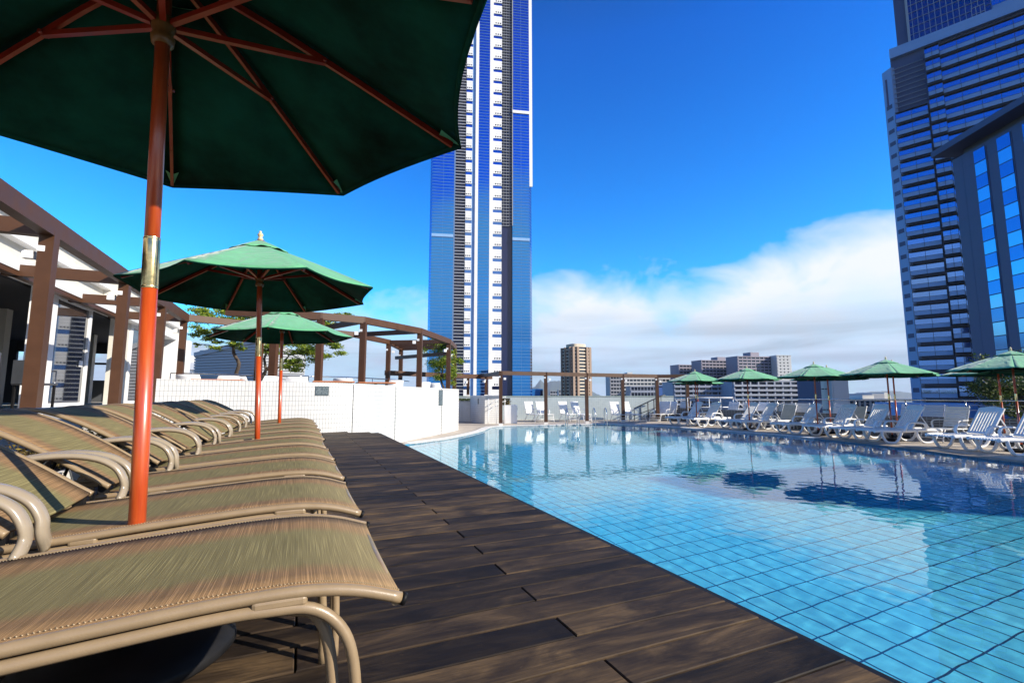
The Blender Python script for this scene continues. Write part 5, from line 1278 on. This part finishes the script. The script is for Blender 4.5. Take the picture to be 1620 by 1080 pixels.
for q in range(30): A_box(sU1, lim, zU + q * 3.2, zU + q * 3.2 + 1.6, -3.5, -3.4, mb)
TAb(mb, 'upper_windows', m_bglass)
for px in (1420,): TAb(A_box(sA(1397, 100)[0], sA(1402, 100)[0], ztop - 18, ztop - 9, -3, -1), 'corner_box', m_navy)

# ------------------------------------------------------------ dark hotel on the right
HB = thing('dark_hotel', atd(1580, 625, 60), 'dark navy panelled building with window strips and overhanging roof', 'building')
hB = R(27); PB = Plane_(1545, 60, hB); PB.P = on_line(1546, 620, PB.P, hB).copy(); PB.P.z = 0
def sBf(px, py=600): return PB.s_of(px, py)
zE = sBf(1514, 250)[1]; sR = sBf(1616, 600)[0]; sg = 1 if sR > 0 else -1
HBb = lambda mbx, n_, m_, p_=HB: mbx.build(n_, m_, p_, world=True)
def B_box(a0, a1, z0, z1, o0, o1, mbx=None):
    a0, a1 = min(a0, a1), max(a0, a1); return fbox(mbx or MB(), PB, a0, a1, z0, z1, o0, o1)
L2 = sg * 34
print('hotel', zE, sR)
HBb(B_box(0, L2, -32, zE, -18, 0), 'wall', m_navy)
HBb(B_box(-sg * 1.0, L2, zE + .9, zE + 1.7, -19, 1.8), 'roof_eave', m_recess)
HBb(B_box(sg * 1.2, L2, zE, zE + .9, -17, -.5), 'clerestory', m_dgrey)
FB = 3.35; c_hi = mat('window_cyan', (.17, .40, .60), .05, metal=1); c_lo = mat('window_blue', (.07, .20, .43), .05, metal=1)
cols = []
for (pa, pb) in ((1542, 1559.5), (1581, 1602)): cols.append((sBf(pa, 250)[0], sBf(pb, 240)[0]))
st_ = cols[1][0] - cols[0][0]; cols.append((cols[1][0] + st_ * 1.0, cols[1][1] + st_)); cols.append((cols[1][0] + st_ * 2.0, cols[1][1] + st_ * 2))
for (a, b) in cols:
    mb = MB(); B_box(a - sg * .12, b + sg * .12, -30, zE - .5, 0, .05, mb); fr = HBb(mb, 'window_surround', m_recess)
    z = zE - .35 - FB * int((zE + 29) / FB)
    p1_ = B_box(a, b, z, z + FB / 2 - .12, .05, .10).build('window', c_hi, HB, world=True); repeat(p1_, int((zE - .2 - z) / FB), FB)
    p2_ = B_box(a, b, z + FB / 2, z + FB - .12, .05, .12).build('window', c_lo, HB, world=True); repeat(p2_, int((zE - .2 - z) / FB), FB)
mb = MB(); z = -30
while z < zE: B_box(0, L2, z, z + .06, 0, .015, mb); z += FB * 2
for q in range(12): x = sg * (q * 3.05 + 1.4); B_box(x - .03, x + .03, -32, zE, 0, .012, mb)
HBb(mb, 'panel_joints', m_recess)
# blue awning roof at its foot
aw = thing('low_blue_roof', atd(1560, 650, 50), 'low sloping blue glass roof at the foot of the striped tower', 'building')
P = Plane_(1535, 48, HEAD + R(80)); a0, a1, a2 = P.s_of(1530, 650)[0], P.s_of(1568, 650)[0], P.s_of(1604, 650)[0]
mb = MB(); zt1, zt2 = P.s_of(1560, 638)[1], P.s_of(1600, 652)[1]
fr = [(a0, -8), (a0, zt1), (a1, zt1), (a2, zt2), (a2, -8)]; A_ = [P.at(a, z, 0) for a, z in fr]; B_ = [P.at(a, z, -10) for a, z in fr]; k = 5
mb.add(A_ + B_, [tuple(range(k)), tuple(range(2 * k - 1, k - 1, -1))] + [(i, i + k, (i + 1) % k + k, (i + 1) % k) for i in range(k)]); mb.build('roof', mat('blue_roof', (.10, .25, .55), .3), aw, world=True)

# ------------------------------------------------------------ air
if HAZE:
    hz = MB().box(-9300, -9300, -33, 12300, 14300, 350).build('haze', None)
    hm = bpy.data.materials.new('haze'); hm.use_nodes = True; t = hm.node_tree; t.nodes.remove(t.nodes['Principled BSDF'])
    pv = t.nodes.new('ShaderNodeVolumePrincipled'); pv.inputs['Color'].default_value = (.80, .88, 1, 1); pv.inputs['Density'].default_value = HAZE; pv.inputs['Anisotropy'].default_value = 0
    t.links.new(pv.outputs[0], t.nodes['Material Output'].inputs['Volume']); hz.data.materials.clear(); hz.data.materials.append(hm); struct(hz, 'stuff')
